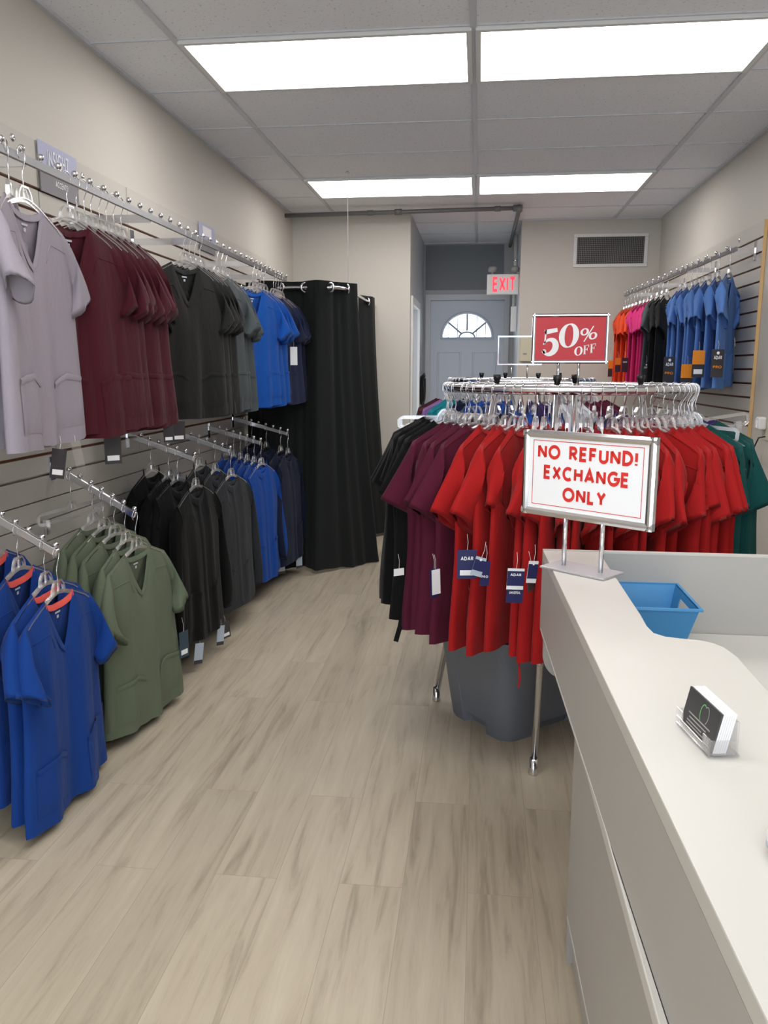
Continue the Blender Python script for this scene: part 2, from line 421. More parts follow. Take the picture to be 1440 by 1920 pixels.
# fill the two upper corners the rays cut off
for y in (0, .045):
    for sx in (-1, 1):
        n = 32
        cs = [(sx*DW, y, DH)]
        a = math.atan2(DH-FZ, DW)
        lo = max(i for i in range(n+1) if PI*i/n <= 99 and math.atan2(FRZ*math.sin(PI*i/n), FRX*math.cos(PI*i/n)) <= a)
        def hit(i):
            x, z = hole[i]; aa = math.atan2(z-FZ, x); k = min((DW/abs(math.cos(aa))) if abs(math.cos(aa)) > 1e-6 else 9, (DH-FZ)/math.sin(aa) if math.sin(aa) > 1e-6 else 9)
            return (math.cos(aa)*k*sx, y, FZ+math.sin(aa)*k)
        mb.add([hit(lo), (sx*DW, y, DH), hit(lo+1)], [(0, 1, 2)])
mb.build('leaf', DOORP, d)
# raised trim around fanlight, muntins
mb = MB(); mb.tube([(x*1.05, -.006, FZ+(z-FZ)*1.05) for x, z in hole], .014, 6, upv=(0, 1, 0)); mb.tube([(-FRX*1.1, -.006, FZ-.006), (FRX*1.1, -.006, FZ-.006)], .014, 6)
mb.build('fanlight_trim', DOORP, d)
mb = MB()
for a in (40, 90, 140): mb.bar([(.085*math.cos(math.radians(a)), .01, FZ+.075*math.sin(math.radians(a))), (FRX*math.cos(math.radians(a)), .01, FZ+FRZ*math.sin(math.radians(a)))], .020, .014, (0, 1, 0))
mb.tube([(.085*math.cos(PI*i/12), .01, FZ+.06*math.sin(PI*i/12)) for i in range(13)], .010, 6, upv=(0, 1, 0))
for x in (-.2, -.105, .105, .2): mb.bar([(x, .012, FZ), (x, .012, FZ+FRZ*math.sqrt(1-(x/FRX)**2))], .008, .006, (0, 1, 0))
mb.build('muntins', mat('lead_muntin', (150, 165, 185), .5), d)
MB().add([(0, .024, FZ)] + [(x, .024, z) for x, z in hole], [(0, i+1, i+2) for i in range(32)]).build('glass', GLASS, d)
# raised lower panels
for cx in (-.19, .19):
    mb = MB()
    for (z0, z1) in ((.95, 1.60), (.2, .82)):
        pth = [(cx-.12, -.002, z0), (cx+.12, -.002, z0), (cx+.12, -.002, z1), (cx-.12, -.002, z1)]
        mb.sweep(pth, [(-.014, -.006), (.014, -.006), (.006, .007), (-.006, .007)], True, (0, -1, 0))
        mb.box((cx-.09, -.004, z0+.03), (cx+.09, .0, z1-.03))
    mb.build('panel_moulding', DOORP, d)
mb = MB(); mb.box((-.45, -.05, 0), (-.395, .05, 2.21)); mb.box((.395, -.05, 0), (.45, .05, 2.21)); mb.box((-.395, -.05, 2.152), (.395, .05, 2.21))
mb.build('frame', mat('door_frame_grey', (206, 209, 214), .45), d)
mb = MB(); mb.lathe([(.03, -.03), (.03, -.022), (.012, -.02), (.012, -.045), (.028, -.06), (.02, -.078)], (.33, 0, 1.0), 14, 'y'); mb.build('knob', CHROME, d, True)
# panelled board above the door
mb = MB(); mb.box((AXL+.02, YD-.015, 2.26), (AXR-.12, YD, 2.72)); struct(mb.build('trim_2', mat('transom_board', (118, 122, 128), .5)))
# white casing of the side doorway
mb = MB(); mb.box((AXL-.005, 7.30, 0), (AXL+.018, 7.365, 2.06)); mb.box((AXL-.005, 8.155, 0), (AXL+.018, 8.22, 2.06)); mb.box((AXL-.005, 7.365, 1.995), (AXL+.018, 8.155, 2.06))
mb.box((AXL-.125, 7.345, 0), (AXL-.005, 7.365, 2.0))
struct(mb.build('trim_3', WHITE))

# exit sign
ex = thing('exit_sign', 'lit white exit sign with red letters above the back door', 'exit sign', (.208, 7.9, 2.207))
MB().box((-.148, -.03, -.092), (.148, .03, .092)).build('housing', WHITE, ex, bevel=.006)
mb = MB()
text_part('EXIT', .14, EXITR, ex, (.012, -.0312, -.07), .2, .2, fit=.2)
for x in (-.1, .11):
    mb = MB(); mb.lathe([(.012, 0), (.012, .02), (.038, .028), (.042, .06), (.03, .075), (.02, .05)], (x, 0, .09), 14)
    mb.build('lamp_head', mat('lamp_head_grey', (150, 150, 150), .35), ex, True)
MB().box((.148, -.02, -.05), (.152, .02, .05)).build('mount', WHITE, ex)

# sprinkler pipe
sp = thing('sprinkler_pipe', 'dull grey sprinkler pipe running under the ceiling at the back', 'pipe', (0, 6.93, 2.70))
MB().tube([(-1.648, 0, -.012), (.26, 0, .01)], .017, 10).build('pipe', PIPE, sp, True)
MB().tube([(.30, .0, .0), (.30, 1.98, .0)], .017, 10).build('pipe', PIPE, sp, True)
mb = MB(); mb.tube([(-.72, 0, -.001), (-.66, 0, 0)], .024, 10); mb.tube([(-.95, 0, -.004), (-.90, 0, -.004)], .021, 10); mb.tube([(.1, 0, .008), (.15, 0, .009)], .022, 10); mb.tube([(.25, 0, .009), (.325, 0, .009)], .026, 10); mb.tube([(.30, -.03, .005), (.30, .05, .002)], .026, 10)
mb.tube([(.30, 0, 0), (.30, 0, .035)], .014, 8)
mb.build('fitting', PIPE, sp, True)
# conduit beside the exit sign
cdt = thing('conduit', 'white electrical conduit on the alcove corner beside the exit sign', 'conduit', (.33, 8.1, 0))
MB().tube([(0, 0, 2.02), (0, 0, 2.69)], .018, 10).build('tube', mat('conduit_white', (190, 190, 188), .3), cdt, True)
MB().box((-.03, -.03, 1.78), (.028, .03, 2.02)).build('junction_box', WHITE, cdt, bevel=.008)
for z in (2.2, 2.45): MB().lathe([(.021, -.012), (.024, -.008), (.024, .008), (.021, .012)], (0, 0, z), 10).build('strap', CHROME, cdt, True)
# electrical panel and vent on the right back wall
ep = thing('electric_panel', 'small cream panel box on the back wall beside the alcove', 'panel box', (.437, YB2, 1.6))
MB().box((-.06, -.035, -.11), (.06, 0, .11)).build('box', CREAM, ep, bevel=.004)
MB().box((-.035, -.038, -.05), (.0, -.035, -.035)).build('label', mat('label_grey', (150, 150, 140), .5), ep)
vt = thing('wall_vent', 'white framed air vent grille high on the right back wall', 'vent', (1.148, YB2, 2.467))
mb = MB(); a, b = .325, .145
for (x0, z0, x1, z1) in ((-a,-b,a,-b+.03), (-a,b-.03,a,b), (-a,-b+.03,-a+.032,b-.03), (a-.032,-b+.03,a,b-.03)): mb.box((x0, -.014, z0), (x1, 0, z1))
mb.build('frame', WHITE, vt, bevel=.004)
MB().box((-a+.03, -.004, -b+.028), (a-.03, -.001, b-.028)).build('backing', VENTD, vt)
mb = MB()
for i in range(37): x = -a+.042+i*.0157; mb.box((x-.0012, -.013, -b+.03), (x+.0012, -.005, b-.03))
for i in range(13): z = -b+.045+i*.0168; mb.box((-a+.03, -.011, z-.001), (a-.03, -.006, z+.001))
mb.build('louvre_grid', mat('vent_louvre', (148, 146, 140), .5), vt)
MB().box((-a+.016, -.02, -.1), (-a+.024, -.014, -.06)).build('lever', WHITE, vt)

# dark cord bundle on the alcove wall
cb = thing('cord_bundle', 'dark coiled cord hanging on the corridor wall by the side doorway', 'cord', (AXL+.03, 8.45, 1.2))
mb = MB()
for k in range(4):
    mb.tube([(.01*k-.012, (.1+.006*k)*math.cos(2*PI*i/20), .14*math.sin(2*PI*i/20)+.01*k) for i in range(20)], .011, 6, True, (1, 0, 0))
mb.build('coil', BLACKPL, cb, True)
mb = MB(); mb.tube([(.0, -.05, -.12), (.01, -.06, -.3), (.0, -.02, -.55)], .008, 6); mb.tube([(.01, .05, -.12), (.015, .06, -.32), (.01, .04, -.6)], .008, 6); mb.build('loose_end', BLACKPL, cb, True)
MB().tube([(-.03, 0, .13), (.03, 0, .13), (.035, 0, .15)], .006, 6).build('hook', CHROME, cb, True)

# ---------------------------------------------------------------- slatwalls
def slatwall(name, label, y0, y1, z0, z1, xw, nx, screws=(), first=.085, edge=None, gap=.0115):
    t = thing(name, label, 'slatwall panel', (xw, (y0+y1)/2, z0), 0)
    h = z1-z0; l = (y1-y0)/2
    D = .02
    sx = nx
    def bx(mb, xa, xb, ya, yb, za, zb):
        mb.box((min(xa, xb), ya, za), (max(xa, xb), yb, zb))
    mb = MB(); bx(mb, sx*.001, sx*.006, -l, l, 0, h); mb.build('groove_backing', GROOVE, t)
    z = h; mb = MB(); hgt = first
    while z > .02:
        zb = max(0, z-hgt); bx(mb, sx*.006, sx*D, -l, l, zb, z); z = zb-gap; hgt = .081-gap
    mb.build('slats', SLAT, t)
    for (y, zz) in screws:
        MB().lathe([(.014, 0), (.013, sx*.003), (.006, sx*.005)] if sx > 0 else [(.006, -.005), (.013, -.003), (.014, 0)], (sx*D, y-(y0+y1)/2, zz-z0), 12, 'x').build('screw', CHROME, t, True)
    if edge is not None:
        mb = MB(); bx(mb, sx*.002, sx*(D+.001), edge-(y0+y1)/2-.004, edge-(y0+y1)/2, 0, h); mb.build('raw_edge', EDGEW, t)
    return t
slatwall('slatwall_panel', 'nearest grey slatwall panel high on the left wall', .5, 2.945, 1.02, 2.237, XL, 1, [(2.8, 2.205)])
slatwall('slatwall_panel', 'middle grey slatwall panel on the left wall, behind the lavender sign', 2.953, 3.72, 1.02, 2.237, XL, 1, [(3.3, 2.19)])
slatwall('slatwall_panel', 'farthest grey slatwall panel on the left wall, reaching the curtain', 3.724, 6.2, 1.02, 2.237, XL, 1, [(4.25, 2.19), (5.0, 2.19), (5.75, 2.19)])
slatwall('slatwall_panel', 'low grey slatwall panel behind the waterfall arms on the left wall', .5, 5.5, .12, 1.01, XL, 1, gap=.005)
slatwall('slatwall_panel', 'grey slatwall panel with raw wood edge on the right wall', 4.87, 7.5, 1.02, 2.237, XR, -1, [(5.3, 2.19), (6.0, 2.19), (6.7, 2.19), (7.2, 2.19)], edge=4.87)

# brand cards on the left slatwall
def card_sign(label, y0, y1, z0, z1, split, txt, m1, m2):
    t = thing('brand_sign', label, 'sign', (XL+.026, (y0+y1)/2, z0), PI/2)
    l = (y1-y0)/2
    MB().box((-l, -.002, split-z0), (l, .002, z1-z0)).build('upper_card', m1, t)
    MB().box((-l, -.004, 0), (l, .0, split-z0-.0005)).build('lower_card', m2, t)
    return t
b1 = card_sign('lavender brand card over a grey card on the left slatwall, nearest the camera', 2.953, 3.24, 2.062, 2.242, 2.147, 'INSIGHT', LAV, DUSK)
text_part('INSIGHT', .062, WHITEPR, b1, (-.005, -.0045, .098), .13, .22, fit=.155)
text_part('ACCENTS', .022, WHITEPR, b1, (.01, -.0045, .035), .16, .22, fit=.09)
b2 = card_sign('pale lavender brand card on the left slatwall above the charcoal tops', 4.68, 4.96, 2.10, 2.255, 2.165, '', LAV, DUSK)
MB().box((-.075, -.003, .09), (.075, -.0022, .14)).build('print_panel', WHITEPR, b2)

# hangrails with ball stops
def hangrail(label, a, b, balls, brackets, nx):
    A = Vector(a); B = Vector(b); t = thing('hang_rail', label, 'rail', tuple(A))
    dv = B-A
    MB().bar([(0, 0, 0), tuple(dv)], .012, .022).build('bar', RAILM, t)
    for s in balls:
        p = dv*s; MB().ball((p.x, p.y, p.z+.026), .0105, 8).add(MB().lathe([(.004, .012), (.004, .02)], (p.x, p.y, p.z), 6).v, MB().lathe([(.004, .012), (.004, .02)], (0, 0, 0), 6).f).build('ball_stop', CHROME, t, True)
    for s, xw in brackets:
        p = dv*s
        mb = MB(); mb.bar([(p.x, p.y, p.z-.004), (xw-A.x, p.y, p.z-.004)], .008, .03); mb.box((min(xw-A.x, xw-A.x+nx*.006), p.y-.02, p.z-.06), (max(xw-A.x, xw-A.x+nx*.006), p.y+.02, p.z+.05))
        mb.build('bracket', CHROME, t)
    return t
RL0, RL1 = (-1.3, 1.9, 2.0), (-1.3, 5.46, 2.004)
hangrail('long steel hang rail with ball stops along the left slatwall', RL0, RL1, [(.02+.0285*i) for i in range(34)] + [.999], [(.11, XL+.02), (.36, XL+.02), (.52, XL+.02), (.75, XL+.02), (.93, XL+.02)], 1)
RR0, RR1 = (1.44, 4.93, 2.09), (1.235, 7.3, 2.045)
hangrail('chrome hang rail with ball stops along the right slatwall', RR0, RR1, [.06, .13, .2, .255, .3, .34, .38, .43, .48, .54, .6, .66, .72, .78, .84, .9, .96, .995], [(.02, XR-.02), (.35, XR-.02), (.7, XR-.02), (.97, XR-.02)], -1)

# ---------------------------------------------------------------- garments
def smst(x): x = max(0.0, min(1.0, x)); return x*x*(3-2*x)
class Garment:
    """A shirt hanging from a hook at the origin; front faces -y."""
    def __init__(s, seed, L=.70, hs=.205, hc=.243, hh=.262, nw=.088, vd=.17, T=.03, long=False, inner=1.0, th_l=62, th_r=62, sl=.20, cw=.16, wav=.014, collar=False, zn=-.150, tc=.034, lap=.06, slope=.42, bulge=.012):
        s.bulge = bulge; s.tc = tc; s.lap = lap
        R = random.Random(seed); j = lambda k: 1+R.uniform(-k, k)
        s.L = L*j(.02); s.hs = hs; s.hc = hc*j(.03); s.hh = hh*j(.04); s.nw = nw; s.vd = vd; s.T = T*j(.15); s.long = long; s.inner = inner
        s.zn = zn; s.slope = slope; s.zs = s.zn-slope*(hs-nw); s.zh = s.zn-s.L
        s.ph = [R.uniform(0, 6.28) for _ in range(8)]; s.fr = [R.uniform(1.3, 2.2), R.uniform(2.4, 3.6), R.uniform(4.2, 6.0)]
        s.wav = wav*j(.3); s.R = R; s.th = (th_l+R.uniform(-5, 5), th_r+R.uniform(-5, 5)); s.sl = sl*j(.08); s.cw = cw*j(.08); s.collar = collar
        un = nw/hs; s.un = un
        us = [-1, -.93, -.84, -.74, -.64, -.55, -.48, -un, -.34, -.25, -.17, -.09, 0]
        s.us = us + [-x for x in reversed(us[:-1])]
        s.NR = 26
        s.ka = 7
    def ztop(s, u, front):
        a = abs(u)
        if a >= s.un-1e-6: return s.zn-(a*s.hs-s.nw)*s.slope
        q = a/s.un
        if front:
            if s.collar: return s.zn-s.vd*math.sqrt(max(0, 1-q*q))
            return s.zn-s.vd*(1-q**1.15)
        return s.zn-.030*math.sqrt(max(0, 1-q*q))
    def rowv(s, i):
        # rows: first ka rows land on the armhole
        if i <= s.ka: return .245*i/s.ka
        return .245+(1-.245)*(i-s.ka)/(s.NR-s.ka)
    def hw(s, z):
        q = max(0, min(1, (s.zs-z)/(s.zs-s.zh)))
        return s.hs+(s.hc-s.hs)*smst(q/.26)+(s.hh-s.hc)*q-.012*math.sin(PI*q)**2
    def thick(s, u):
        k = math.sqrt(max(0, 1-abs(u)**2.6))
        return s.T*k*(s.inner+(1-s.inner)*(u+1)/2)
    def pt(s, u, v, front):
        zt = s.ztop(u, front); zhem = s.zh+.012*u*u+.005*math.sin(3*u+s.ph[6])
        z = zt+(zhem-zt)*v
        g = 1-math.exp(-v*9)
        if abs(u) < s.un: g = max(g, .45*(1-abs(u)/s.un))
        grow = (.15+.85*v**.9)
        wc = s.wav*grow*(.6*math.sin(s.fr[0]*PI*u+s.ph[0]+.7*v)+.4*math.sin(s.fr[1]*PI*u+s.ph[1]-.5*v))*min(1, v*6)
        wf = s.wav*grow*(1-u*u)*(.55*math.sin(s.fr[1]*PI*u+s.ph[2]+1.2*v)+.4*math.sin(s.fr[2]*PI*u+s.ph[3]+.5*v))*min(1, v*5)
        y = s.thick(u)*g*(.8+.45*v)
        x = u*s.hw(z)+.006*math.sin(2*v*PI+s.ph[4])*v
        return (x, (-y-wf if front else y+wf*.6)+wc, z)
    def body(s):
        mb = MB(); N = len(s.us)
        for fr in (True, False):
            rows = []
            for i in range(s.NR+1):
                v = s.rowv(i); r = []
                for u in s.us:
                    p = s.pt(u, v, fr)
                    if abs(u) > .999 and 0 < i < s.ka:
                        tt = .030*(s.inner if u < 0 else 1)*math.sin(PI*i/s.ka); p = (p[0], (-tt if fr else tt), p[2])
                    r.append(p)
                rows.append(r)
            mb.grid(rows)
        # sleeves
        for sd in (-1, 1):
            u = sd; ka = s.ka; loop = []
            for i in range(ka+1):
                p = s.pt(u, s.rowv(i), True)
                tt = .030*(s.inner if sd < 0 else 1)*math.sin(PI*i/ka) if 0 < i < ka else 0
                loop.append((p[0], -tt if 0 < i < ka else p[1], p[2]))
            for i in range(ka-1, 0, -1):
                p = s.pt(u, s.rowv(i), False); tt = .030*(s.inner if sd < 0 else 1)*math.sin(PI*i/ka); loop.append((p[0], tt, p[2]))
            n = len(loop); top = Vector(loop[0]); bot = Vector(loop[ka])
            th = math.radians(s.th[0] if sd < 0 else s.th[1])
            inn = s.inner if sd < 0 else 1
            if s.long:
                pt = top+Vector((sd*.075, .0, -.60)); pb = bot+Vector((sd*.012, -.0, -.40)); pb.z = pt.z-.012; M = 14; tc = .032
                bulge = .05
            else:
                pt = top+Vector((sd*math.cos(th)*s.sl, 0, -math.sin(th)*s.sl))
                dirc = Vector((-sd*math.sin(th)*.93, 0, -math.cos(th)*.75-.10)); dirc.normalize()
                pb = pt+dirc*s.cw; M = 8; tc = s.tc; bulge = s.bulge
                lim = s.hw(pb.z)+.004
                if sd*pb.x < lim-s.lap: pb.x = sd*(lim-s.lap)
            yo = s.R.uniform(-.022, -.004) if not s.long else s.R.uniform(-.02, .0)
            rows = []
            for m in range(M+1):
                q = m/M; r = []
                e = smst(q)*.5+q*.5
                for k in range(n):
                    a = PI*k/ka if k <= ka else PI*(2-k/ka)
                    f = (1-math.cos(a))/2
                    base = pt.lerp(pb, f)
                    yy = (-tc if k <= ka else tc)*math.sin(a)*(.35+.65*inn)
                    ce = Vector((base.x, yy+yo*2+.004*math.sin(6*f+s.ph[5]), base.z))
                    p = Vector(loop[k]).lerp(ce, e)
                    p.x += sd*bulge*math.sin(PI*min(1, q*.9))*(1-f)
                    if s.long: p.x += sd*.012*math.sin(7*q+s.ph[7])*(1-f); p.y += .012*math.sin(5*q+s.ph[1])*q
                    else: p.y += .006*math.sin(9*f+4*q+s.ph[2])*q
                    r.append(tuple(p))
                r.append(r[0]); rows.append(r)
            if sd < 0: rows = [list(reversed(r)) for r in rows]
            mb.grid(rows)
            s_end = rows[-1]
            # turned-in cuff
            c = sum((Vector(p) for p in s_end), Vector())/len(s_end); ax = (top-pt).normalized()*.02
            mb.grid([s_end, [tuple(Vector(p).lerp(c, .06)+ax) for p in s_end]])
        return mb
    def weld(s, mb, name):
        import bmesh
        me = mb.mesh(name, True); bm = bmesh.new(); bm.from_mesh(me)
        bmesh.ops.remove_doubles(bm, verts=bm.verts, dist=1e-5); bmesh.ops.recalc_face_normals(bm, faces=bm.faces)
        bm.to_mesh(me); bm.free()
        me.polygons.foreach_set('use_smooth', [True]*len(me.polygons)); me.update()
        return me
    def neckband(s, which='front'):
        mb = MB(); wd = .017 if not s.collar else .03
        un = s.un*1.02
        for fr in ((True, False) if which == 'both' else ((True,) if which == 'front' else (False,))):
            rows = []
            us = [-un+2*un*i/24 for i in range(25)]
            edge = [Vector(s.pt(u*.999, 0, fr)) for u in us]
            for i, e in enumerate(edge):
                t = (edge[min(24, i+1)]-edge[max(0, i-1)]); nn = Vector((-t.z, 0, t.x)).normalized()
                if nn.z > 0: nn = -nn
                off = Vector((0, -.0035 if fr else .0015, 0)); ino = Vector((0, .002 if fr else -.0035, 0))
                if s.collar:
                    upo = Vector((0, 0, .03)); rows.append([tuple(e+off+nn*.006), tuple(e+off+upo*.5), tuple(e+upo), tuple(e+ino+upo*.5), tuple(e+ino)])
                else:
                    rows.append([tuple(e+off+nn*wd), tuple(e+off), tuple(e-nn*.002), tuple(e+ino), tuple(e+ino+nn*wd*.9)])
            mb.grid(rows)
        return mb
    def inner_band(s):
        mb = MB(); un = s.un*.98; rows = []
        for i in range(17):
            u = -un+2*un*i/16; e = Vector(s.pt(u, 0, False))
            rows.append([tuple(e+Vector((0, .004, -.012))), tuple(e+Vector((0, .002, .003))), tuple(e+Vector((0, -.004, .002))), tuple(e+Vector((0, -.0055, -.016)))])
        return mb.grid(rows)
    def patch(s, u0, u1, v0, v1, off=.004, nu=8, nv=6, slant=0, front=True):
        mb = MB(); rows = []
        sg = -1 if front else 1
        for i in range(nv+1):
            r = []
            for k in range(nu+1):
                u = u0+(u1-u0)*k/nu; v = v0+(v1-v0)*i/nv+slant*(k/nu)*(1-i/nv)
                p = s.pt(u, v, front); e = 0 if (i == nv or k in (0, nu)) else 1
                r.append((p[0], p[1]+sg*(.0008+off*e), p[2]))
            rows.append(r)
        mb.grid(rows)
        # thick opening edge
        top = rows[0]; mb.grid([[(p[0], p[1]+sg*.002, p[2]+.002) for p in top], [(p[0], p[1]+sg*.004, p[2]-.004) for p in top], [(p[0], p[1]+sg*.002, p[2]-.016) for p in top]])
        return mb
    def label(s):
        mb = MB()
        for (x0, x1, z0, z1) in ((-.012, .012, -.046, -.03), (-.016, .016, -.06, -.054), (-.006, .006, -.076, -.066)):
            r = []
            for z in (z0, z1):
                v = max(0, (s.zn+z-s.ztop(0, False))/(s.zh-s.ztop(0, False)))
                y = s.pt(0, v, False)[1]
                r.append([(x0, y-.0035, s.zn+z), (x1, y-.0035, s.zn+z)])
            mb.grid(r)
        return mb

PARTS = {}
def garment_parts(kind, var):
    key = (kind, var)
    if key in PARTS: return PARTS[key]
    R = random.Random(hash((len(kind)*31+ord(kind[0])*7+ord(kind[-1]), var)) % 99991)
    seed = R.randint(0, 9999)
    if kind == 'scrub': g = Garment(seed, L=.675, hh=.274, th_l=R.uniform(56, 70), th_r=R.uniform(58, 72))
    elif kind == 'rack': g = Garment(seed, L=.75, hc=.236, hh=.25, T=.026, inner=.35, vd=.15, th_l=80, th_r=R.uniform(60, 74), sl=R.uniform(.19, .225), cw=R.uniform(.18, .22), wav=.018, zn=-.132, tc=.02, lap=.12, slope=.55, bulge=-.004)
    elif kind == 'thin': g = Garment(seed, L=.66, T=.018, wav=.012, th_l=R.uniform(58, 68), th_r=R.uniform(62, 72), sl=.21, cw=.18, tc=.022, lap=.11, bulge=0.0)
    elif kind == 'jacket': g = Garment(seed, L=.72, hc=.245, hh=.255, vd=.075, T=.032, long=True, collar=True, wav=.008, nw=.08)
    P = {'body': g.weld(g.body(), 'garment_body'), 'band': g.weld(g.neckband('front'), 'neckband')}
    P['inner'] = g.inner_band().mesh('inner_band', True)
    P['label'] = g.label().mesh('size_label')
    if kind == 'jacket':
        P['pockets'] = [g.patch(-.78, -.22, .66, .93).mesh('pocket', True), g.patch(.22, .78, .66, .93).mesh('pocket', True)]
        mb = MB(); rows = []
        for i in range(20):
            v = .01+.97*i/19; r = []
            for dx in (-.09, -.05, 0, .05, .09): p = g.pt(dx, v, True); r.append((p[0], p[1]-(.001 if abs(dx) > .08 else .0045), p[2]))
            rows.append(r)
        P['placket'] = mb.grid(rows).mesh('placket', True)
    else:
        P['pockets'] = [g.patch(-.86, -.2, .70, .93, slant=-.012).mesh('pocket', True), g.patch(.2, .86, .70-.012, .93, slant=.012).mesh('pocket', True)]
    # yoke seams: narrow raised stitch lines from shoulder
    P['seams'] = []
    for sd in (-1, 1):
        rows = []; mb = MB()
        for i in range(9):
            u = sd*(.30+.66*i/8); v = .10+.05*(1-i/8); p = g.pt(u, v, True); q = g.pt(u, v+.006, True)
            rows.append([(p[0], p[1]-.0002, p[2]), ((p[0]+q[0])/2, (p[1]+q[1])/2-.0022, (p[2]+q[2])/2), (q[0], q[1]-.0002, q[2])])
        mb.grid(rows); P['seams'].append(mb.mesh('yoke_seam', True))
    P['g'] = g
    PARTS[key] = P
    return P
def mesh_obj(name, me, m, parent=None):
    o = bpy.data.objects.new(name, me); C.objects.link(o)
    if len(me.materials) == 0: me.materials.append(m)
    o.material_slots[0].link = 'OBJECT'; o.material_slots[0].material = m
    if parent: o.parent = parent
    return o
def pose(loc, rz, tilt=0):
    return Matrix.Translation(Vector(loc)) @ Matrix.Rotation(rz, 4, 'Z') @ Matrix.Rotation(tilt, 4, 'Y')
def garment(kind, var, color, loc, rz, label, cat, group, name, detail=3, tilt=0, neck=None, sc=1.0):
    P = garment_parts(kind, var); fm = F[color]
    o = mesh_obj(name, P['body'], fm); tag(o, label, cat, group)
    m = pose(loc, rz, tilt) @ Matrix.Scale(sc, 4); o.matrix_world = m
    if detail >= 1:
        mesh_obj('neckband', P['band'], fm, o)
        c = mesh_obj('inner_neckband', P['inner'], F[neck] if neck else fm, o)
        if neck: c['label'] = neck + ' inner neckband'
    if detail >= 2:
        for pk in P['pockets']: mesh_obj('pocket', pk, fm, o)
        mesh_obj('size_label', P['label'], LABELM, o)
        [mesh_obj('yoke_seam', q, fm, o) for q in P['seams']]
        if 'placket' in P: mesh_obj('front_placket', P['placket'], fm, o)
    return o, m
# hangers --------------------------------------------------
def hook_mesh():
    mb = MB(); r = .019
    pts = [(r*math.cos(math.radians(a)), 0, -r+.0015+r*math.sin(math.radians(a))) for a in range(-50, 271, 20)]
    # start at the free tip, run over the top, and come down to the neck
    pts = [(-p[0], p[1], p[2]) for p in pts]
    pts = pts[:13] + [(.017, 0, -.030), (.009, 0, -.046), (.001, 0, -.060), (-.003, 0, -.075), (0, 0, -.092), (0, 0, -.122)]
    return mb.tube(pts, .0017, 6, upv=(0, 1, 0)).mesh('hook', True)
def shirt_hanger_mesh():
    mb = MB()
    arm = [(0, 0, -.094), (.03, 0, -.098), (.07, 0, -.110), (.12, 0, -.131), (.165, 0, -.151), (.19, 0, -.166)]
    full = [(-x, y, z) for x, y, z in reversed(arm[1:])] + arm
    mb.bar(full, .011, .004); mb.bar([(x, y, z-.006) for x, y, z in full], .0035, .010)
    mb.bar([(-.036, 0, -.103), (-.030, 0, -.080), (-.017, 0, -.064), (.017, 0, -.064), (.030, 0, -.080), (.036, 0, -.103)], .010, .006)
    mb.lathe([(.006, -.1), (.006, -.074), (.004, -.068)], (0, 0, 0), 8)
    mb.xf(Matrix.Translation((0, 0, -.042)))
    return mb.mesh('hanger_body')
def clip_hanger_mesh():
    mb = MB()
    lp = [(-.18, 0, -.135), (-.19, 0, -.128), (-.19, 0, -.104), (-.18, 0, -.096), (-.03, 0, -.094), (-.014, 0, -.076), (.014, 0, -.076), (.03, 0, -.094), (.18, 0, -.096), (.19, 0, -.104), (.19, 0, -.128), (.18, 0, -.135)]
    mb.bar(lp, .012, .008, (0, 1, 0), True)
    mb.lathe([(.006, -.1), (.006, -.074), (.004, -.068)], (0, 0, 0), 8)
    mb.xf(Matrix.Translation((0, 0, -.042)))
    return mb.mesh('hanger_body')
def clip_mesh():
    mb = MB(); mb.box((-.011, -.010, -.175), (.011, -.003, -.12)); mb.box((-.011, .003, -.175), (.011, .010, -.12)); mb.box((-.008, -.012, -.145), (.008, .012, -.138))
    mb.xf(Matrix.Translation((0, 0, -.042)))
    return mb.mesh('clip')
HOOK, SHB, CHB, CLIP = hook_mesh(), shirt_hanger_mesh(), clip_hanger_mesh(), clip_mesh()
def hanger(m, label, group, clip=False):
    o = mesh_obj('clip_hanger' if clip else 'clothes_hanger', CHB if clip else SHB, HANG); tag(o, label, 'hanger', group); o.matrix_world = m
    h = mesh_obj('hook', HOOK, CHROME, o)
    if clip:
        for x in (-.15, .15):
            c = mesh_obj('clip', CLIP, HANG, o); c.location = (x, 0, 0)
    return o
# hang tags --------------------------------------------------
def hang_tag(parent, pm, world, rz, w, h, base, band=None, txt=None, txt2=None, tilt=0, label_panel=False, string=.05, emblem=False, txtm=None):
    o = MB().box((-w/2, -.0008, -h), (w/2, .0008, 0)).build('hang_tag', base, parent)
    mw = Matrix.Translation(Vector(world)) @ Matrix.Rotation(rz, 4, 'Z') @ Matrix.Rotation(tilt, 4, 'Y')
    o.matrix_basis = pm.inverted() @ mw
    if band: MB().box((-w*.5, -.0012, -h*band[1]), (w*.5, -.0009, -h*band[0])).build('colour_band', band[2], o)
    tm = txtm or WHITEPR
    if txt: text_part(txt, h*.13, tm, o, (0, -.0016, -h*.36), .22, .22, fit=w*.62)
    if txt2: text_part(txt2, h*.10, ORANGEC if base is DARKC else tm, o, (0, -.0016, -h*.68), .2, .22, fit=w*.66)
    if label_panel: MB().box((-w*.36, -.0014, -h*.88), (w*.36, -.0009, -h*.70)).build('barcode_sticker', PAPER, o)
    if emblem: MB().lathe([(.12*w, -.0016), (.12*w, -.0009)], (0, 0, -h*.13), 14, 'y').build('emblem', tm, o)
    if string: MB().tube([(0, 0, -.004), (.003, .002, string*.5), (0, .006, string)], .0006, 4).build('string', WHITEPR, o)
    return o

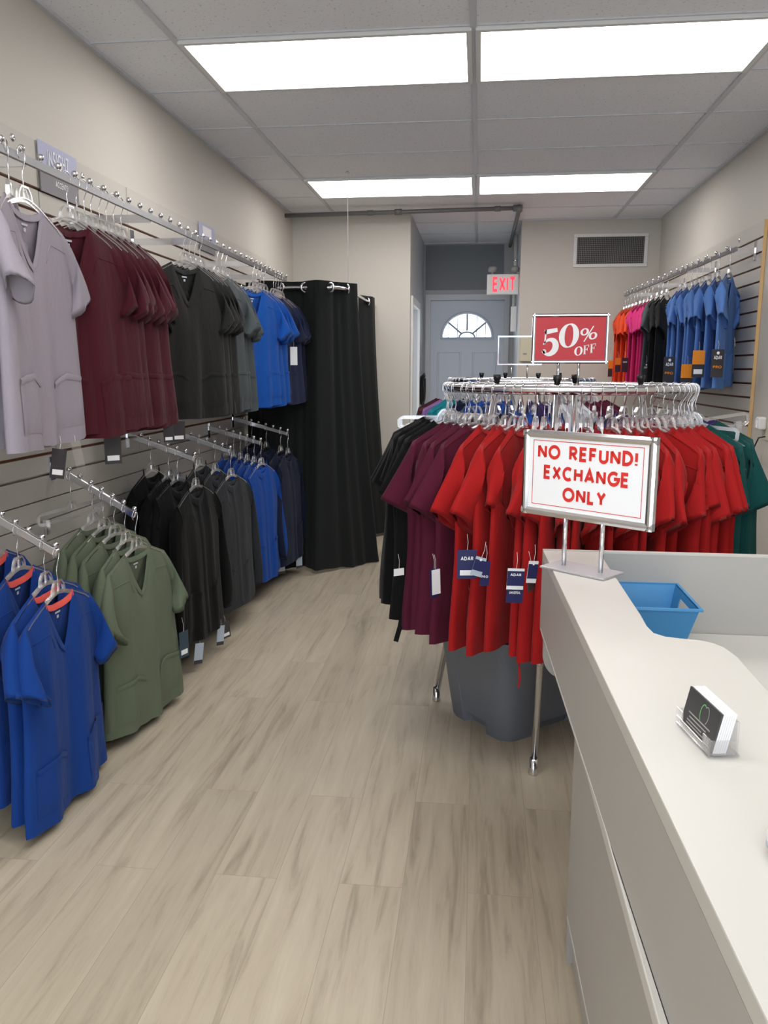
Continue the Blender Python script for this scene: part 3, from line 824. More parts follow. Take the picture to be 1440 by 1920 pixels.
NV = 6
def hang_run(kind, names, where, loc_fn, n, color, cname, start, rz_fn, gname, cat='scrub top', order='from the camera', detail=2, neck=None, sc=1.0, oname='scrub_top', htxt=None):
    out = []
    for i in range(n):
        p = loc_fn(i); rz = rz_fn(i); var = random.randrange(NV)
        lab = f'{ORD[i]} {cname} {order}, {where}' if n > 1 else f'{cname}, {where}'
        o, m = garment(kind, var, color, p, rz, lab, cat, gname, oname, detail, random.uniform(-.02, .02), neck, sc)
        h = hanger(m, f'clear hanger of the {lab}', gname + ' hangers')
        out.append((o, m, h))
    return out

# --- upper left rail
upper = {}
def rail_pt(y): return (-1.3, y, 2.021)
spec = [('lilac', 'lilac-grey scrub top', [2.24, 2.17], 92), ('burgundy', 'burgundy scrub top', [2.52, 2.58, 2.63, 2.68, 2.74, 2.79, 2.85, 2.91], 75),
        ('black', 'black scrub top', [3.54, 3.61, 3.68, 3.75], 68), ('charcoal', 'charcoal grey scrub top', [4.0, 4.07, 4.14], 75),
        ('royal', 'royal blue scrub top', [4.64, 4.72, 4.80, 4.88], 70), ('navy', 'navy scrub top', [5.12, 5.18, 5.24, 5.30], 66)]
for col, cn, ys, r in spec:
    upper[col] = hang_run('scrub', '', 'upper left rail', lambda i: (-1.3+(.018 if col == 'lilac' else 0), ys[i], 2.021), len(ys), col, cn, 0, lambda i: math.radians(r+random.uniform(-3, 3)+(22*i if col == 'lilac' else 0)), cn + 's on the upper left rail')
PM = lambda t: t[1]
def tag_at(t, local, rz, *a, **k):
    o, m, h = t; wv = m @ Vector(local)
    return hang_tag(o, m, wv, rz, *a, **k)
tag_at(upper['lilac'][0], (.06, -.02, -.85), 1.1, .05, .09, DARKC, label_panel=True, string=.04, tilt=.2)
tag_at(upper['lilac'][0], (.14, -.03, -.83), .9, .03, .12, ACRY, string=.03, tilt=-.15)
for i in (3,): tag_at(upper['burgundy'][i], (.02, -.02, -.84), .8, .06, .10, DARKC, label_panel=True, string=.05)
tag_at(upper['burgundy'][7], (.19, -.02, -.83), .9, .045, .07, DARKC, label_panel=True, string=.03)
for i in (0,): tag_at(upper['black'][i], (-.12, -.02, -.835), .8, .06, .09, DARKC, label_panel=True, string=.03)
tag_at(upper['royal'][3], (.26, -.03, -.47), .7, .05, .115, PAPER, string=.04)
# --- lower left waterfalls
def waterfall(label, y, tipx, tipz, wallz, nb=7):
    t = thing('waterfall_arm', label, 'display arm', (XL+.02, y, wallz), 0, 'chrome waterfall arms on the left wall')
    a = Vector((0, 0, 0)); b = Vector((tipx-(XL+.02), 0, tipz-wallz))
    MB().bar([tuple(a), tuple(b)], .016, .026).build('bar', CHROME, t, bevel=.003)
    MB().box((0, -.018, -.06), (.006, .018, .03)).build('wall_plate', CHROME, t)
    pts = []
    for i in range(nb):
        p = a.lerp(b, .22+.77*i/(nb-1)); pts.append(Vector((XL+.02, y, wallz))+p)
        MB().ball((p.x, 0, p.z+.024), .010, 10).build('ball_stop', CHROME, t, True)
    return pts
W = {}
def fall(key, y, tipx, tipz, wallz, kind, col, cn, where, slots, r, neck=None, oname='scrub_top', cat='scrub top', alabel='', rj=5):
    pts = waterfall(alabel, y, tipx, tipz, wallz)
    sl = list(reversed(slots))
    W[key] = hang_run(kind, '', where, lambda i: (pts[sl[i]].x, pts[sl[i]].y, pts[sl[i]].z+.014), len(sl), col, cn, 0, lambda i: math.radians(r+random.uniform(-rj, rj)), cn + 's ' + where, cat, 'from the aisle', 2, neck, 1.0, oname)
    return pts
fall('blue', 2.31, -1.3, .844, 1.03, 'scrub', 'cobalt', 'cobalt top with coral neckband', 'nearest low arm', [1, 3, 5, 6], 91, 'coral', alabel='chrome waterfall arm nearest the camera, holding cobalt blue tops')
gp = fall('green', 2.90, -1.3, .857, 1.05, 'scrub', 'olive', 'olive green scrub top', 'second low arm', [2, 3, 4, 5, 6], 84, alabel='chrome waterfall arm holding olive green tops')
fall('jet', 3.58, -1.3, 1.0, 1.11, 'jacket', 'jet', 'black long-sleeved jacket', 'third low arm', [1, 3, 4, 6], 86, None, 'warm_up_jacket', 'jacket', 'chrome waterfall arm holding black long-sleeved jackets')
fall('grey', 4.12, -1.3, .98, 1.09, 'jacket', 'coalgrey', 'dark grey jacket', 'fourth low arm', [2, 4, 6], 86, None, 'warm_up_jacket', 'jacket', 'chrome waterfall arm holding dark grey jackets')
fall('azure', 4.73, -1.3, .972, 1.06, 'jacket', 'azure', 'bright blue jacket', 'fifth low arm', [1, 2, 3, 4, 5, 6], 86, None, 'warm_up_jacket', 'jacket', 'chrome waterfall arm holding bright blue jackets')
fall('deepnavy', 5.22, -1.25, .99, 1.09, 'jacket', 'deepnavy', 'dark navy jacket', 'farthest low arm', [1, 3, 5, 6], 86, None, 'warm_up_jacket', 'jacket', 'chrome waterfall arm nearest the curtain, holding navy jackets')
hanger(pose((gp[0].x, gp[0].y, gp[0].z+.014), math.radians(80)), 'empty clear clip hanger behind the olive green tops', None, True)
tag_at(W['green'][0], (.245, -.05, -.56), 1.2, .055, .115, TEALC, label_panel=True, string=.06)
tag_at(W['blue'][0], (.25, .02, -.62), 1.2, .055, .10, NAVYC, label_panel=True, string=.04)
tag_at(W['jet'][0], (-.10, -.03, -.875), 1.0, .05, .10, GREYTAG, band=(.82, 1, DARKC), string=.03, tilt=.15)
tag_at(W['jet'][0], (.16, -.03, -.875), 1.0, .045, .10, GREYTAG, band=(.82, 1, DARKC), string=.03, tilt=.12)
tag_at(W['jet'][0], (.2, -.035, -.865), 1.0, .05, .09, DARKC, label_panel=True, string=.03, tilt=-.1)
tag_at(W['deepnavy'][0], (.1, -.03, -.87), .8, .05, .09, GREYTAG, band=(.82, 1, DARKC), string=.02)
tag_at(W['deepnavy'][1], (-.1, -.03, -.87), .8, .05, .09, GREYTAG, band=(.82, 1, DARKC), string=.02)

# --- right rail
Rv0, Rv1 = Vector(RR0), Vector(RR1)
right = {}
def rr(s): p = Rv0.lerp(Rv1, s); return (p.x, p.y, p.z+.019)
for col, cn, ss in [('ceil', 'ceil blue scrub top', [.035, .105, .165, .215, .26, .30, .345, .39]), ('black', 'black scrub top', [.51, .555]), ('charcoal', 'charcoal scrub top', [.60]),
                    ('pink', 'hot pink scrub top', [.66, .70, .74, .78]), ('orange', 'bright orange scrub top', [.83, .87, .91, .95, .985])]:
    right[col] = hang_run('thin', '', 'right wall rail', lambda i: rr(ss[i]), len(ss), col, cn, 0, lambda i: math.radians(60+random.uniform(-4, 4)), cn + 's on the right wall rail', detail=2, sc=1.0)

# ---------------------------------------------------------------- curtain, rod
def rod_path(s):
    # arc-length parametrised L-shaped rod: along x then rounded then along y
    a = .57; rr_ = .15; q = rr_*PI/2
    if s < a: return Vector((-1.64+s, 5.55, 0)), Vector((0, -1, 0))
    if s < a+q:
        t = (s-a)/rr_; return Vector((-1.07+rr_*math.sin(t), 5.70-rr_*math.cos(t), 0)), Vector((math.sin(t), -math.cos(t), 0))
    return Vector((-.92, 5.70+s-a-q, 0)), Vector((1, 0, 0))
RODZ = 1.962
SL = .57+.15*PI/2+1.5
rd = thing('curtain_rod', 'bent chrome curtain rod of the fitting corner with its ceiling wire', 'curtain rod', (-1.64, 5.55, RODZ))
org = Vector((-1.64, 5.55, 0))
MB().tube([tuple(rod_path(SL*i/70)[0]-org) for i in range(71)], .0125, 10).build('rod', CHROME, rd, True)
MB().lathe([(.03, 0), (.03, .006), (.016, .012)], (.0, 0, 0), 14, 'x').build('flange', CHROME, rd, True)
wp = rod_path(.57+.15*PI/2+.02)[0]-org
MB().tube([(wp.x, wp.y, 0), (wp.x, wp.y, HC-RODZ+.01)], .0022, 6, upv=(0, 1, 0)).build('support_wire', WHITEPR, rd, True)
MB().lathe([(.018, 0), (.016, .004), (.004, .012)], (wp.x, wp.y, HC-RODZ-.004), 12).build('wire_anchor', WHITE, rd, True)
def curtain(label, s0, s1, lam, phase, amp, flare, seed, flare_along=0.0):
    R = random.Random(seed); t = thing('curtain', label, 'curtain', tuple(rod_path(s0)[0]))
    og = rod_path(s0)[0]; n = int((s1-s0)/.012); rows = []
    ph = [R.uniform(0, 6) for _ in range(4)]
    for k in range(31):
        q = k/30; z = RODZ+.045-(RODZ+.045-.012)*q; r = []
        for i in range(n+1):
            s = s0+(s1-s0)*i/n
            p, nn = rod_path(s+flare_along*q*(s-(s0+s1)/2)*2)
            wv = amp*math.sin(2*PI*(s-phase)/lam)*(1+.25*q)+(.008+.016*q)*math.sin(2*PI*s/lam*1.9+ph[0])+(.004+.006*q)*math.sin(2*PI*s/lam*4.3+ph[2])
            edge = flare*q**1.6
            d = p+nn*(wv+edge)-og
            zz = z+(.02*math.sin(s*9+ph[1])*q if q > .9 else 0)
            r.append((d.x, d.y, max(.006, zz)))
        rows.append(r)
    MB().grid(rows).build('cloth', CURT, t, True)
    k = math.ceil((s0+.02-phase)/(lam/2)); gi = 0
    while phase+k*lam/2 < s1-.015:
        s = phase+k*lam/2; p, nn = rod_path(s); p = p-og; p.z = RODZ; tg = nn.cross(Vector((0, 0, 1)))
        sg = math.cos(2*PI*(s-phase)/lam)
        fn = (tg*(-sg)*.75+nn).normalized()  # cloth normal at crossing
        # ring lies in cloth surface around the rod
        a1 = Vector((0, 0, 1)); a2 = fn.cross(a1).normalized()
        MB().tube([tuple(p+a1*.029*math.cos(2*PI*j/16)+a2*.029*math.sin(2*PI*j/16)) for j in range(16)], .0085, 6, True, tuple(fn)).build('grommet', CHROME, t, True)
        k += 1
    return t
curtain('wide black curtain hanging round the corner of the curtain rod', .02, 1.13, .34, .45, .05, .13, 3)
curtain('narrow black curtain panel at the far end of the curtain rod, by the back wall', 1.66, 2.16, .52, 1.82, .045, .12, 5)

# ---------------------------------------------------------------- round racks
def round_rack(cx, cy, label, a0=-13, ringz=1.345):
    t = thing('round_clothes_rack', label, 'clothes rack', (cx, cy, 0))
    r = .457
    MB().tube([(r*math.cos(2*PI*i/64), r*math.sin(2*PI*i/64), ringz) for i in range(64)], .016, 12, True).build('ring', CHROME, t, True)
    for k in range(4):
        f = math.radians(a0+90*k); dx, dy = math.sin(f), -math.cos(f)
        P0 = Vector((.27*dx, .27*dy, ringz+.012)); P1 = Vector((.5*dx, .5*dy, .03))
        lg = MB().tube([tuple(P0), tuple(P1)], .0125, 10).build('leg', CHROME, t, True)
        m = P0.lerp(P1, .72); m2 = P0.lerp(P1, .735)
        MB().tube([tuple(m), tuple(m2)], .0145, 10).build('joint_collar', CHROME, lg, True)
        MB().lathe([(.0165, 0), (.0175, .004), (.0165, .012), (.0145, .06)], (P1.x, P1.y, 0), 12).build('foot', CHROME, lg, True)
        MB().lathe([(.009, -.004), (.012, .014), (.015, .018), (.015, .034)], (P0.x, P0.y, ringz+.014), 10).build('cap', BLACKPL, lg, True)
        MB().bar([(.27*dx, .27*dy, ringz-.004), (r*dx, r*dy, ringz-.004)], .014, .02).build('spoke', CHROME, t)
    mb = MB()
    for k in range(2):
        f = math.radians(a0+90*k); dx, dy = math.sin(f), -math.cos(f)
        mb.bar([(-.27*dx, -.27*dy, ringz-.012), (.27*dx, .27*dy, ringz-.012)], .016, .02)
    mb.build('cross_bar', STEEL, t)
    return t
RC = (.336, 3.162)
round_rack(*RC, 'round chrome clothes rack nearest the counter, full of red tops')
RC2 = (.273, 5.33)
round_rack(*RC2, 'round chrome clothes rack behind the red one, near the back door', 20)
rack = {}
def rack_pt(c, f, ringz=1.345, r=.457): return (c[0]+r*math.sin(f), c[1]-r*math.cos(f), ringz+.0165)
def rack_run(c, col, cn, f0, f1, n, where, key, kind='rack', detail=2, order='from the left', sc=1.0):
    fs = [math.radians(f0+(f1-f0)*(i/(n-1) if n > 1 else .5)+random.uniform(-.8, .8)) for i in range(n)]
    rack[key] = hang_run(kind, '', where, lambda i: rack_pt(c, fs[i]), n, col, cn, 0, lambda i: fs[i]-PI/2+math.radians(random.uniform(-8, 8)), cn + 's ' + where, 'scrub top', order, detail, None, sc)
rack_run(RC, 'jet', 'black scrub top', -102, -66, 7, 'front round rack', 'black')
rack_run(RC, 'wine', 'wine red scrub top', -57, -43.5, 4, 'front round rack', 'wine')
rack_run(RC, 'red', 'bright red scrub top', -37, 50, 20, 'front round rack', 'red')
rack_run(RC, 'teal', 'dark green scrub top', 57, 74, 4, 'front round rack', 'teal')
rack_run(RC, 'purple', 'dark purple top', 84, 150, 9, 'rear of front round rack', 'purple', detail=1)
rack_run(RC, 'white', 'white top', 158, 166, 2, 'rear of front round rack', 'white', detail=1)
rack_run(RC, 'azure', 'bright blue top', 176, 206, 5, 'rear of front round rack', 'azure', detail=1)
rack_run(RC, 'deepnavy', 'navy top', 214, 236, 4, 'rear of front round rack', 'deepnavy', detail=1)
hanger(pose(rack_pt(RC, math.radians(-98)), math.radians(-98-90+6)), 'empty clear clip hanger above the black tops on the round rack', None, True)
hanger(pose(rack_pt(RC, math.radians(-90.5)), math.radians(-90-90-5)), 'second empty clear clip hanger above the black tops, nearer the camera', None, True)
hanger(pose(rack_pt(RC, math.radians(54)), math.radians(54-90+14), .06), 'clear clip hanger on the right of the round rack, in front of the green tops', None, True)
hanger(pose(rack_pt(RC, math.radians(78)), math.radians(78-90+24), -.16), 'tilted clear clip hanger sticking out toward the right wall outlet', None, True)
# second rack
rack_run(RC2, 'burgundy', 'burgundy scrub top', -86, -72, 4, 'back round rack', 'b2', detail=1)
rack_run(RC2, 'mauve', 'mauve scrub top', -67, -67, 1, 'back round rack', 'm2', detail=1)
rack_run(RC2, 'turquoise', 'turquoise scrub top', -62, -50, 3, 'back round rack', 't2', detail=1)
rack_run(RC2, 'deepnavy', 'navy scrub top', -45, -38, 2, 'back round rack', 'n2', detail=1)
rack_run(RC2, 'azure', 'bright blue scrub top', -33, -12, 4, 'back round rack', 'a2', detail=1)
rack_run(RC2, 'purple', 'dark purple scrub top', -4, 16, 4, 'back round rack', 'p2', detail=1)
rack_run(RC2, 'white', 'white scrub top', 24, 36, 3, 'back round rack', 'w2', detail=1)
rack_run(RC2, 'wine', 'wine red scrub top', 44, 76, 5, 'back round rack', 'r2', detail=1)

# ---------------------------------------------------------------- framed signs
def frame_sign(t, w, h, z0, bw, m, depth=.016):
    mb = MB()
    pth = [(-w/2+bw/2, 0, z0+bw/2), (w/2-bw/2, 0, z0+bw/2), (w/2-bw/2, 0, z0+h-bw/2), (-w/2+bw/2, 0, z0+h-bw/2)]
    for i in range(4):
        a, b = Vector(pth[i]), Vector(pth[(i+1) % 4]); ex_ = (b-a).normalized()*bw/2
        mb.sweep([tuple(a-ex_), tuple(b+ex_)], [(-bw/2, -depth/2), (bw/2, -depth/2), (bw/2, depth*.3), (bw*.15, depth/2), (-bw*.15, depth/2), (-bw/2, depth*.3)], False, (0, -1, 0))
    return mb.build('frame', m, t)
# NO REFUND sign on the counter
ang = math.atan2(1.738-1.956, .383-.116)
sg = thing('counter_sign', 'chrome framed no refund sign standing on the white counter', 'sign', (.247, 1.85, .9505), ang)
MB().box((-.085, -.045, 0), (.085, .045, .005)).build('base_plate', mat('satin_plate', (188, 188, 192), .42, .7), sg, bevel=.0015)
for x in (-.048, .050): MB().tube([(x, 0, .004), (x, 0, .13)], .0055, 10, upv=(0, 1, 0)).build('stem', CHROME, sg, True)
frame_sign(sg, .342, .203, .117, .017, CHROME)
MB().box((-.157, -.003, .13), (.157, .004, .309)).build('paper', PAPER, sg)
mb = MB()
for (x0, z0, x1, z1) in ((-.143,.143,.143,.1445), (-.143,.2955,.143,.297), (-.143,.1445,-.1415,.2955), (.1415,.1445,.143,.2955)): mb.add([(x0,-.0036,z0),(x1,-.0036,z0),(x1,-.0036,z1),(x0,-.0036,z1)], [(0,1,2,3)])
mb.build('border_line', REDPR, sg)
for txt, z, wd in (('NO REFUND!', .2535, .252), ('EXCHANGE', .2055, .216), ('ONLY', .1575, .107)):
    text_part(txt, .034, REDPR, sg, (0, -.0038, z), .23, .24, fit=wd)
# 50% OFF sign on the rack
s5 = thing('sale_sign', 'red half price sign in a chrome frame on top of the round rack', 'sign', (.341, 3.155, 1.343))
for x in (-.04, .036): MB().tube([(x, 0, 0), (x, 0, .1)], .005, 8, upv=(0, 1, 0)).build('stem', CHROME, s5, True)
MB().box((-.06, -.012, -.004), (.056, .012, .006)).build('base', CHROME, s5)
frame_sign(s5, .285, .185, .092, .013, CHROME)
MB().box((-.131, -.003, .104), (.131, .004, .266)).build('card', REDCARD, s5)
mb = MB()
SH = math.tan(math.radians(11))
def glyph(strokes, x0, x1, z0, z1, zc=.1845):
    # strokes in a unit cell (width scaled to the box); the whole word climbs to the right
    kx, kz = x1-x0, z1-z0-SH*(x1-x0)
    for pts, ws, cl in strokes:
        k = (kx+kz)/2
        q = [(x0+px*kx, zc+z0+pz*kz+SH*px*kx) for px, pz in pts]
        ribbon(mb, q, [v*k for v in ws] if isinstance(ws, list) else ws*k, cl, -.0036)
def oval(cx, cy, rx, ry, thin, fat, n=32): return (ell(cx, cy, rx, ry, 0, 360, n)[:-1], [thin+(fat-thin)*abs(math.cos(2*PI*i/n))**1.4 for i in range(n)], True)
n5 = 24; bowl = ell(.42, .30, .40, .27, 150, -165, n5)
glyph([([(.14, .88), (.9, .88)], [.22, .18], False), ([(.20, .97), (.15, .44)], .07, False), (bowl, [.05+.24*max(0, math.sin(PI*i/n5))**1.5 for i in range(n5+1)], False), (ell(.12, .17, .05, .035, 0, 360, 12)[:-1], .12, True)], -.103, -.042, -.066, .046)
glyph([oval(.5, .5, .38, .475, .05, .27)], -.040, .030, -.040, .062)
glyph([oval(.24, .70, .19, .22, .06, .15, 20), oval(.76, .30, .19, .22, .06, .15, 20), ([(.22, 0), (.78, 1)], .07, False)], .038, .098, -.014, .049)
def wordglyph(st, x0, x1): glyph(st, x0, x1, -.066+SH*(x0-.018), -.066+.034+SH*(x1-.018))
FS = [([(.25, .0), (.25, 1)], .22, False), ([(.05, .96), (.95, .96)], .07, False), ([(.05, .03), (.5, .03)], .07, False), ([(.25, .52), (.7, .52)], .07, False), ([(.92, .99), (.92, .70)], [.12, .06], False), ([(.7, .68), (.7, .36)], .08, False)]
wordglyph([oval(.5, .5, .40, .46, .07, .25, 24)], .018, .047); wordglyph(FS, .050, .071); wordglyph(FS, .075, .096)
mb.build('lettering', WHITEPR, s5)
# empty sign holder on the back rack
s6 = thing('sign_holder', 'empty chrome sign frame standing on the back round rack', 'sign holder', (.262, 5.33, 1.343), .03)
for x in (-.05, .05): MB().tube([(x, 0, 0), (x, 0, .11)], .005, 8, upv=(0, 1, 0)).build('stem', CHROME, s6, True)
MB().box((-.07, -.012, -.004), (.07, .012, .006)).build('base', CHROME, s6)
mb = MB()
for (x0, z0, x1, z1) in ((-.142,.1,.142,.108), (-.142,.276,.142,.284), (-.142,.108,-.136,.276), (.136,.108,.142,.276)): mb.box((x0, -.007, z0), (x1, .007, z1))
mb.build('frame', CHROME, s6)

# ---------------------------------------------------------------- tote under the rack
TS = 1.08
tt = thing('storage_tote', 'grey plastic storage tote on the floor under the round rack', 'storage tote', (.215, 3.19, 0), math.radians(39))
def rrect(a, b, r, dent, n=6):
    P = []
    for (cx_, cy_, a0) in ((a-r, b-r, 0), (-a+r, b-r, 90), (-a+r, -b+r, 180), (a-r, -b+r, 270)):
        for i in range(n+1):
            t_ = math.radians(a0+90*i/n); P.append((cx_+r*math.cos(t_), cy_+r*math.sin(t_)))
        # dent in the following side
        nx_, ny_ = {0: (0, 1), 90: (-1, 0), 180: (0, -1), 270: (1, 0)}[a0]
        tx_, ty_ = {0: (-1, 0), 90: (0, -1), 180: (1, 0), 270: (0, 1)}[a0]
        half = a if a0 in (0, 180) else b; off = b if a0 in (0, 180) else a
        for s_, d_ in ((-.62, 0), (-.5, 1), (.5, 1), (.62, 0)):
            P.append((tx_*s_*(half-r)+nx_*(off-dent*d_), ty_*s_*(half-r)+ny_*(off-dent*d_)))
    return P
mb = MB(); rings = []
for z, a, b, dn in ((0, .235, .165, .035), (.01, .24, .17, .035), (.18, .258, .188, .024), (.36, .276, .206, .004), (.365, .29, .22, 0), (.42, .294, .224, 0), (.42, .284, .214, 0), (.05, .24, .17, 0)):
    rings.append([(x, y, z) for x, y in rrect(a, b, .06, dn)])
rows = [[r[i] for r in rings] for i in range(len(rings[0]))]; rows.append(rows[0])
mb.grid(rows); k = len(rings[0]); mb.add(rings[0], [tuple(reversed(range(k)))]); mb.add(rings[-1], [tuple(range(k))])
mb.xf(Matrix.Diagonal((TS, TS, 1.0, 1)))
smooth_auto(mb.build('body', TOTEM, tt), 30)

# ---------------------------------------------------------------- counter
ct = thing('reception_counter', 'white and grey laminate reception counter in the right foreground', 'counter', (0, 0, 0))
FX = lambda y: .176+(2.059-y)*.0262          # front edge of the counter, slightly skewed
top = [(FX(-.6), -.6), (FX(2.06), 2.06), (.318, 2.06), (.318, 1.52), (.316, 1.45), (.32, 1.412), (.336, 1.394), (.36, 1.387), (.392, 1.381), (.41, 1.370), (.424, 1.345), (.43, 1.30), (.43, -.6)]
mb = MB(); mb.prism(list(reversed(top)), .925, .95)
o = mb.build('transaction_top', LAM, ct, bevel=.002)
MB().prism([(FX(-.6)+.0005, -.6), (FX(-.6)+.02, -.6), (FX(2.058)+.02, 2.058), (FX(2.058)+.0005, 2.058)], .742, .9245).build('fascia_panel', LAMG, ct)
MB().prism([(FX(-.6)-.0005, -.6), (FX(-.6)+.021, -.6), (FX(2.058)+.021, 2.058), (FX(2.058)-.0005, 2.058)], .737, .742).build('edge_band', LAM, ct)
MB().prism([(FX(-.6)+.055, -.6), (FX(-.6)+.075, -.6), (FX(1.77)+.075, 1.77), (FX(1.77)+.055, 1.77)], .125, .7365).build('front_panel', LAMG, ct, bevel=.001)
MB().prism([(FX(-.6)+.054, -.6), (FX(-.6)+.076, -.6), (FX(1.755)+.076, 1.755), (FX(1.755)+.054, 1.755)], .118, .125).build('edge_band', LAM, ct)
MB().prism([(FX(-.6)+.07, -.6), (FX(-.6)+.085, -.6), (FX(1.74)+.085, 1.74), (FX(1.74)+.07, 1.74)], .0, .118).build('kick_board', LAMG, ct)
MB().box((FX(1.77)+.0575, 1.752, 0), (.75, 1.772, .72)).build('end_panel', LAMG, ct)
MB().box((.20, -.6, .72), (1.5, 2.058, .742)).build('desk_top', LAM, ct, bevel=.002)
pan = [(.1765, .95), (1.5, .95), (1.5, .60), (.245, .60)] + [(.245-.055*math.sin(PI/2*i/8)-.0, .655-.055*math.cos(PI/2*i/8)) for i in range(9)]
pan = [(.1765, .95), (.1765, .735), (.186, .70)] + [(.186+.0*i, .70) for i in range(0)] + [(.186+.06*(1-math.cos(PI/2*i/8)), .665-.065*math.sin(PI/2*i/8)) for i in range(9)] + [(1.5, .60), (1.5, .95)]
mb = MB(); n = len(pan); y0, y1 = 2.06, 2.078
mb.add([(x, y0, z) for x, z in pan]+[(x, y1, z) for x, z in pan], [tuple(reversed(range(n))), tuple(range(n, 2*n))]+[(i, (i+1) % n, n+(i+1) % n, n+i) for i in range(n)])
mb.build('privacy_panel', LAMG, ct)
MB().box((.32, 2.0595, .946), (1.5, 2.0785, .9505)).build('edge_band', LAM, ct)
MB().box((1.48, -.6, 0), (1.5, 2.05, .72)).build('end_panel', LAMG, ct)

# blue bin on the desk
bn = thing('plastic_bin', 'open blue plastic bin with cut-out handles on the desk', 'bin', (.385, 1.925, .7425))
def binring(a, b, r, z, n=5):
    P = []
    for (cx_, cy_, a0) in ((a-r, b-r, 0), (-a+r, b-r, 90), (-a+r, -b+r, 180), (a-r, -b+r, 270)):
        for i in range(n+1):
            t_ = math.radians(a0+90*i/n); P.append((cx_+r*math.cos(t_), cy_+r*math.sin(t_), z))
    return P
# walls as four panels; the right and left panels carry a handle opening
BH = .128; A0, B0, A1, B1 = .093, .075, .122, .112
bn.location = (.392, 1.944, .7425)
def bp(sx, sy, z): f = z/BH; return (sx*(A0+(A1-A0)*f), sy*(B0+(B1-B0)*f), z)
mb = MB()
def panel(fn, hole):
    # fn(u, z) -> point, outer then inner skin
    zs = [0, .03, .07, .083, .112, BH]; us = [-1, -.5, -.42, 0, .42, .5, 1]
    for th in (0, 1):
        rows = [[fn(u, z, th) for u in us] for z in zs]
        for i in range(5):
            for k in range(6):
                if hole and i in (2, 3) and k in (2, 3): continue
                mb.add([rows[i][k], rows[i][k+1], rows[i+1][k+1], rows[i+1][k]], [(0, 1, 2, 3)])
    if hole:
        for (ua, za, ub, zb) in ((-.42, .07, .42, .07), (.42, .07, .42, .112), (.42, .112, -.42, .112), (-.42, .112, -.42, .07)):
            mb.add([fn(ua, za, 0), fn(ub, zb, 0), fn(ub, zb, 1), fn(ua, za, 1)], [(0, 1, 2, 3)])
IN = .003
for sx in (-1, 1):
    panel(lambda u, z, th: (sx*(A0+(A1-A0)*z/BH-IN*th), u*(B0+(B1-B0)*z/BH-IN*th), z), True)
for sy in (-1, 1):
    panel(lambda u, z, th: (u*(A0+(A1-A0)*z/BH-IN*th), sy*(B0+(B1-B0)*z/BH-IN*th), z), False)
mb.add([(-A0, -B0, 0), (A0, -B0, 0), (A0, B0, 0), (-A0, B0, 0)], [(0, 1, 2, 3)]); mb.add([(-A0, -B0, .003), (A0, -B0, .003), (A0, B0, .003), (-A0, B0, .003)], [(0, 1, 2, 3)])
mb.build('body', BLUEPL, bn)
MB().sweep([(A1+.003, -B1-.003, BH), (A1+.003, B1+.003, BH), (-A1-.003, B1+.003, BH), (-A1-.003, -B1-.003, BH)], [(-.006, -.003), (.006, -.003), (.005, .003), (-.006, .003)], True).build('rim', BLUEPL, bn, bevel=.001)

# business card holder
ch_a = math.atan2(.934-1.028, .281-.266)
hd = thing('card_holder', 'clear card holder full of dark business cards on the counter', 'card holder', (.286, .985, .9505), ch_a)
mb = MB(); mb.box((-.049, -.010, 0), (.049, .03, .003)); mb.box((-.049, .024, .003), (.049, .027, .045))
mb.box((-.049, -.010, .003), (.049, -.0075, .012)); mb.box((-.049, -.010, .012), (-.030, -.0075, .024)); mb.box((.030, -.010, .012), (.049, -.0075, .024))
mb.box((-.049, -.0075, .003), (-.0465, .024, .022)); mb.box((.0465, -.0075, .003), (.049, .024, .022))
mb.build('holder', ACRY, hd, bevel=.001)
for i in range(7):
    cdd = MB().box((-.0445, -.0012, 0), (.0445, .0012, .0508)).build('business_card', CARDK if i == 0 else PAPER)
    tag(cdd, 'dark grey business card at the front of the clear holder' if i == 0 else 'white edged business card behind the front card in the holder', 'card', 'business cards in the holder')
    mm = Matrix.Translation(hd.location) @ Matrix.Rotation(ch_a, 4, 'Z') @ Matrix.Translation((0, -.004+i*.0028, .0035)) @ Matrix.Rotation(math.radians(-12), 4, 'X')
    cdd.matrix_world = mm
    if i == 0:
        mb = MB(); ribbon(mb, ell(.004, .034, .007, .011, 60, 250, 14), .0015, y=-.0016); mb.build('green_mark', GREENPR, cdd)
        mb = MB(); ribbon(mb, ell(.012, .034, .007, .011, -60, 130, 14), .0012, y=-.0016)
        for (xa, xb, z) in ((-.03, .03, .021), (-.026, .022, .016), (-.03, .012, .011), (-.03, .018, .007)): mb.box((xa, -.0017, z), (xb, -.0014, z+.0016))
        mb.build('printed_lines', mat('print_grey', (170, 165, 165), .5), cdd)
# small white device at the right edge of the counter
cr_ = thing('card_reader', 'small rounded white device at the right edge of the counter', 'device', (.322, .735, .9505))
mb = MB(); mb.lathe([(.030, 0), (.036, .004), (.037, .018), (.034, .026), (.02, .030), (.001, .031)], (0, 0, 0), 24)
mb.build('body', mat('gloss_white_plastic', (240, 240, 244), .5), cr_, True)
MB().lathe([(.0372, .008), (.0374, .010), (.0374, .0115), (.0372, .013)], (0, 0, 0), 24).build('seam', LABELM, cr_, True)

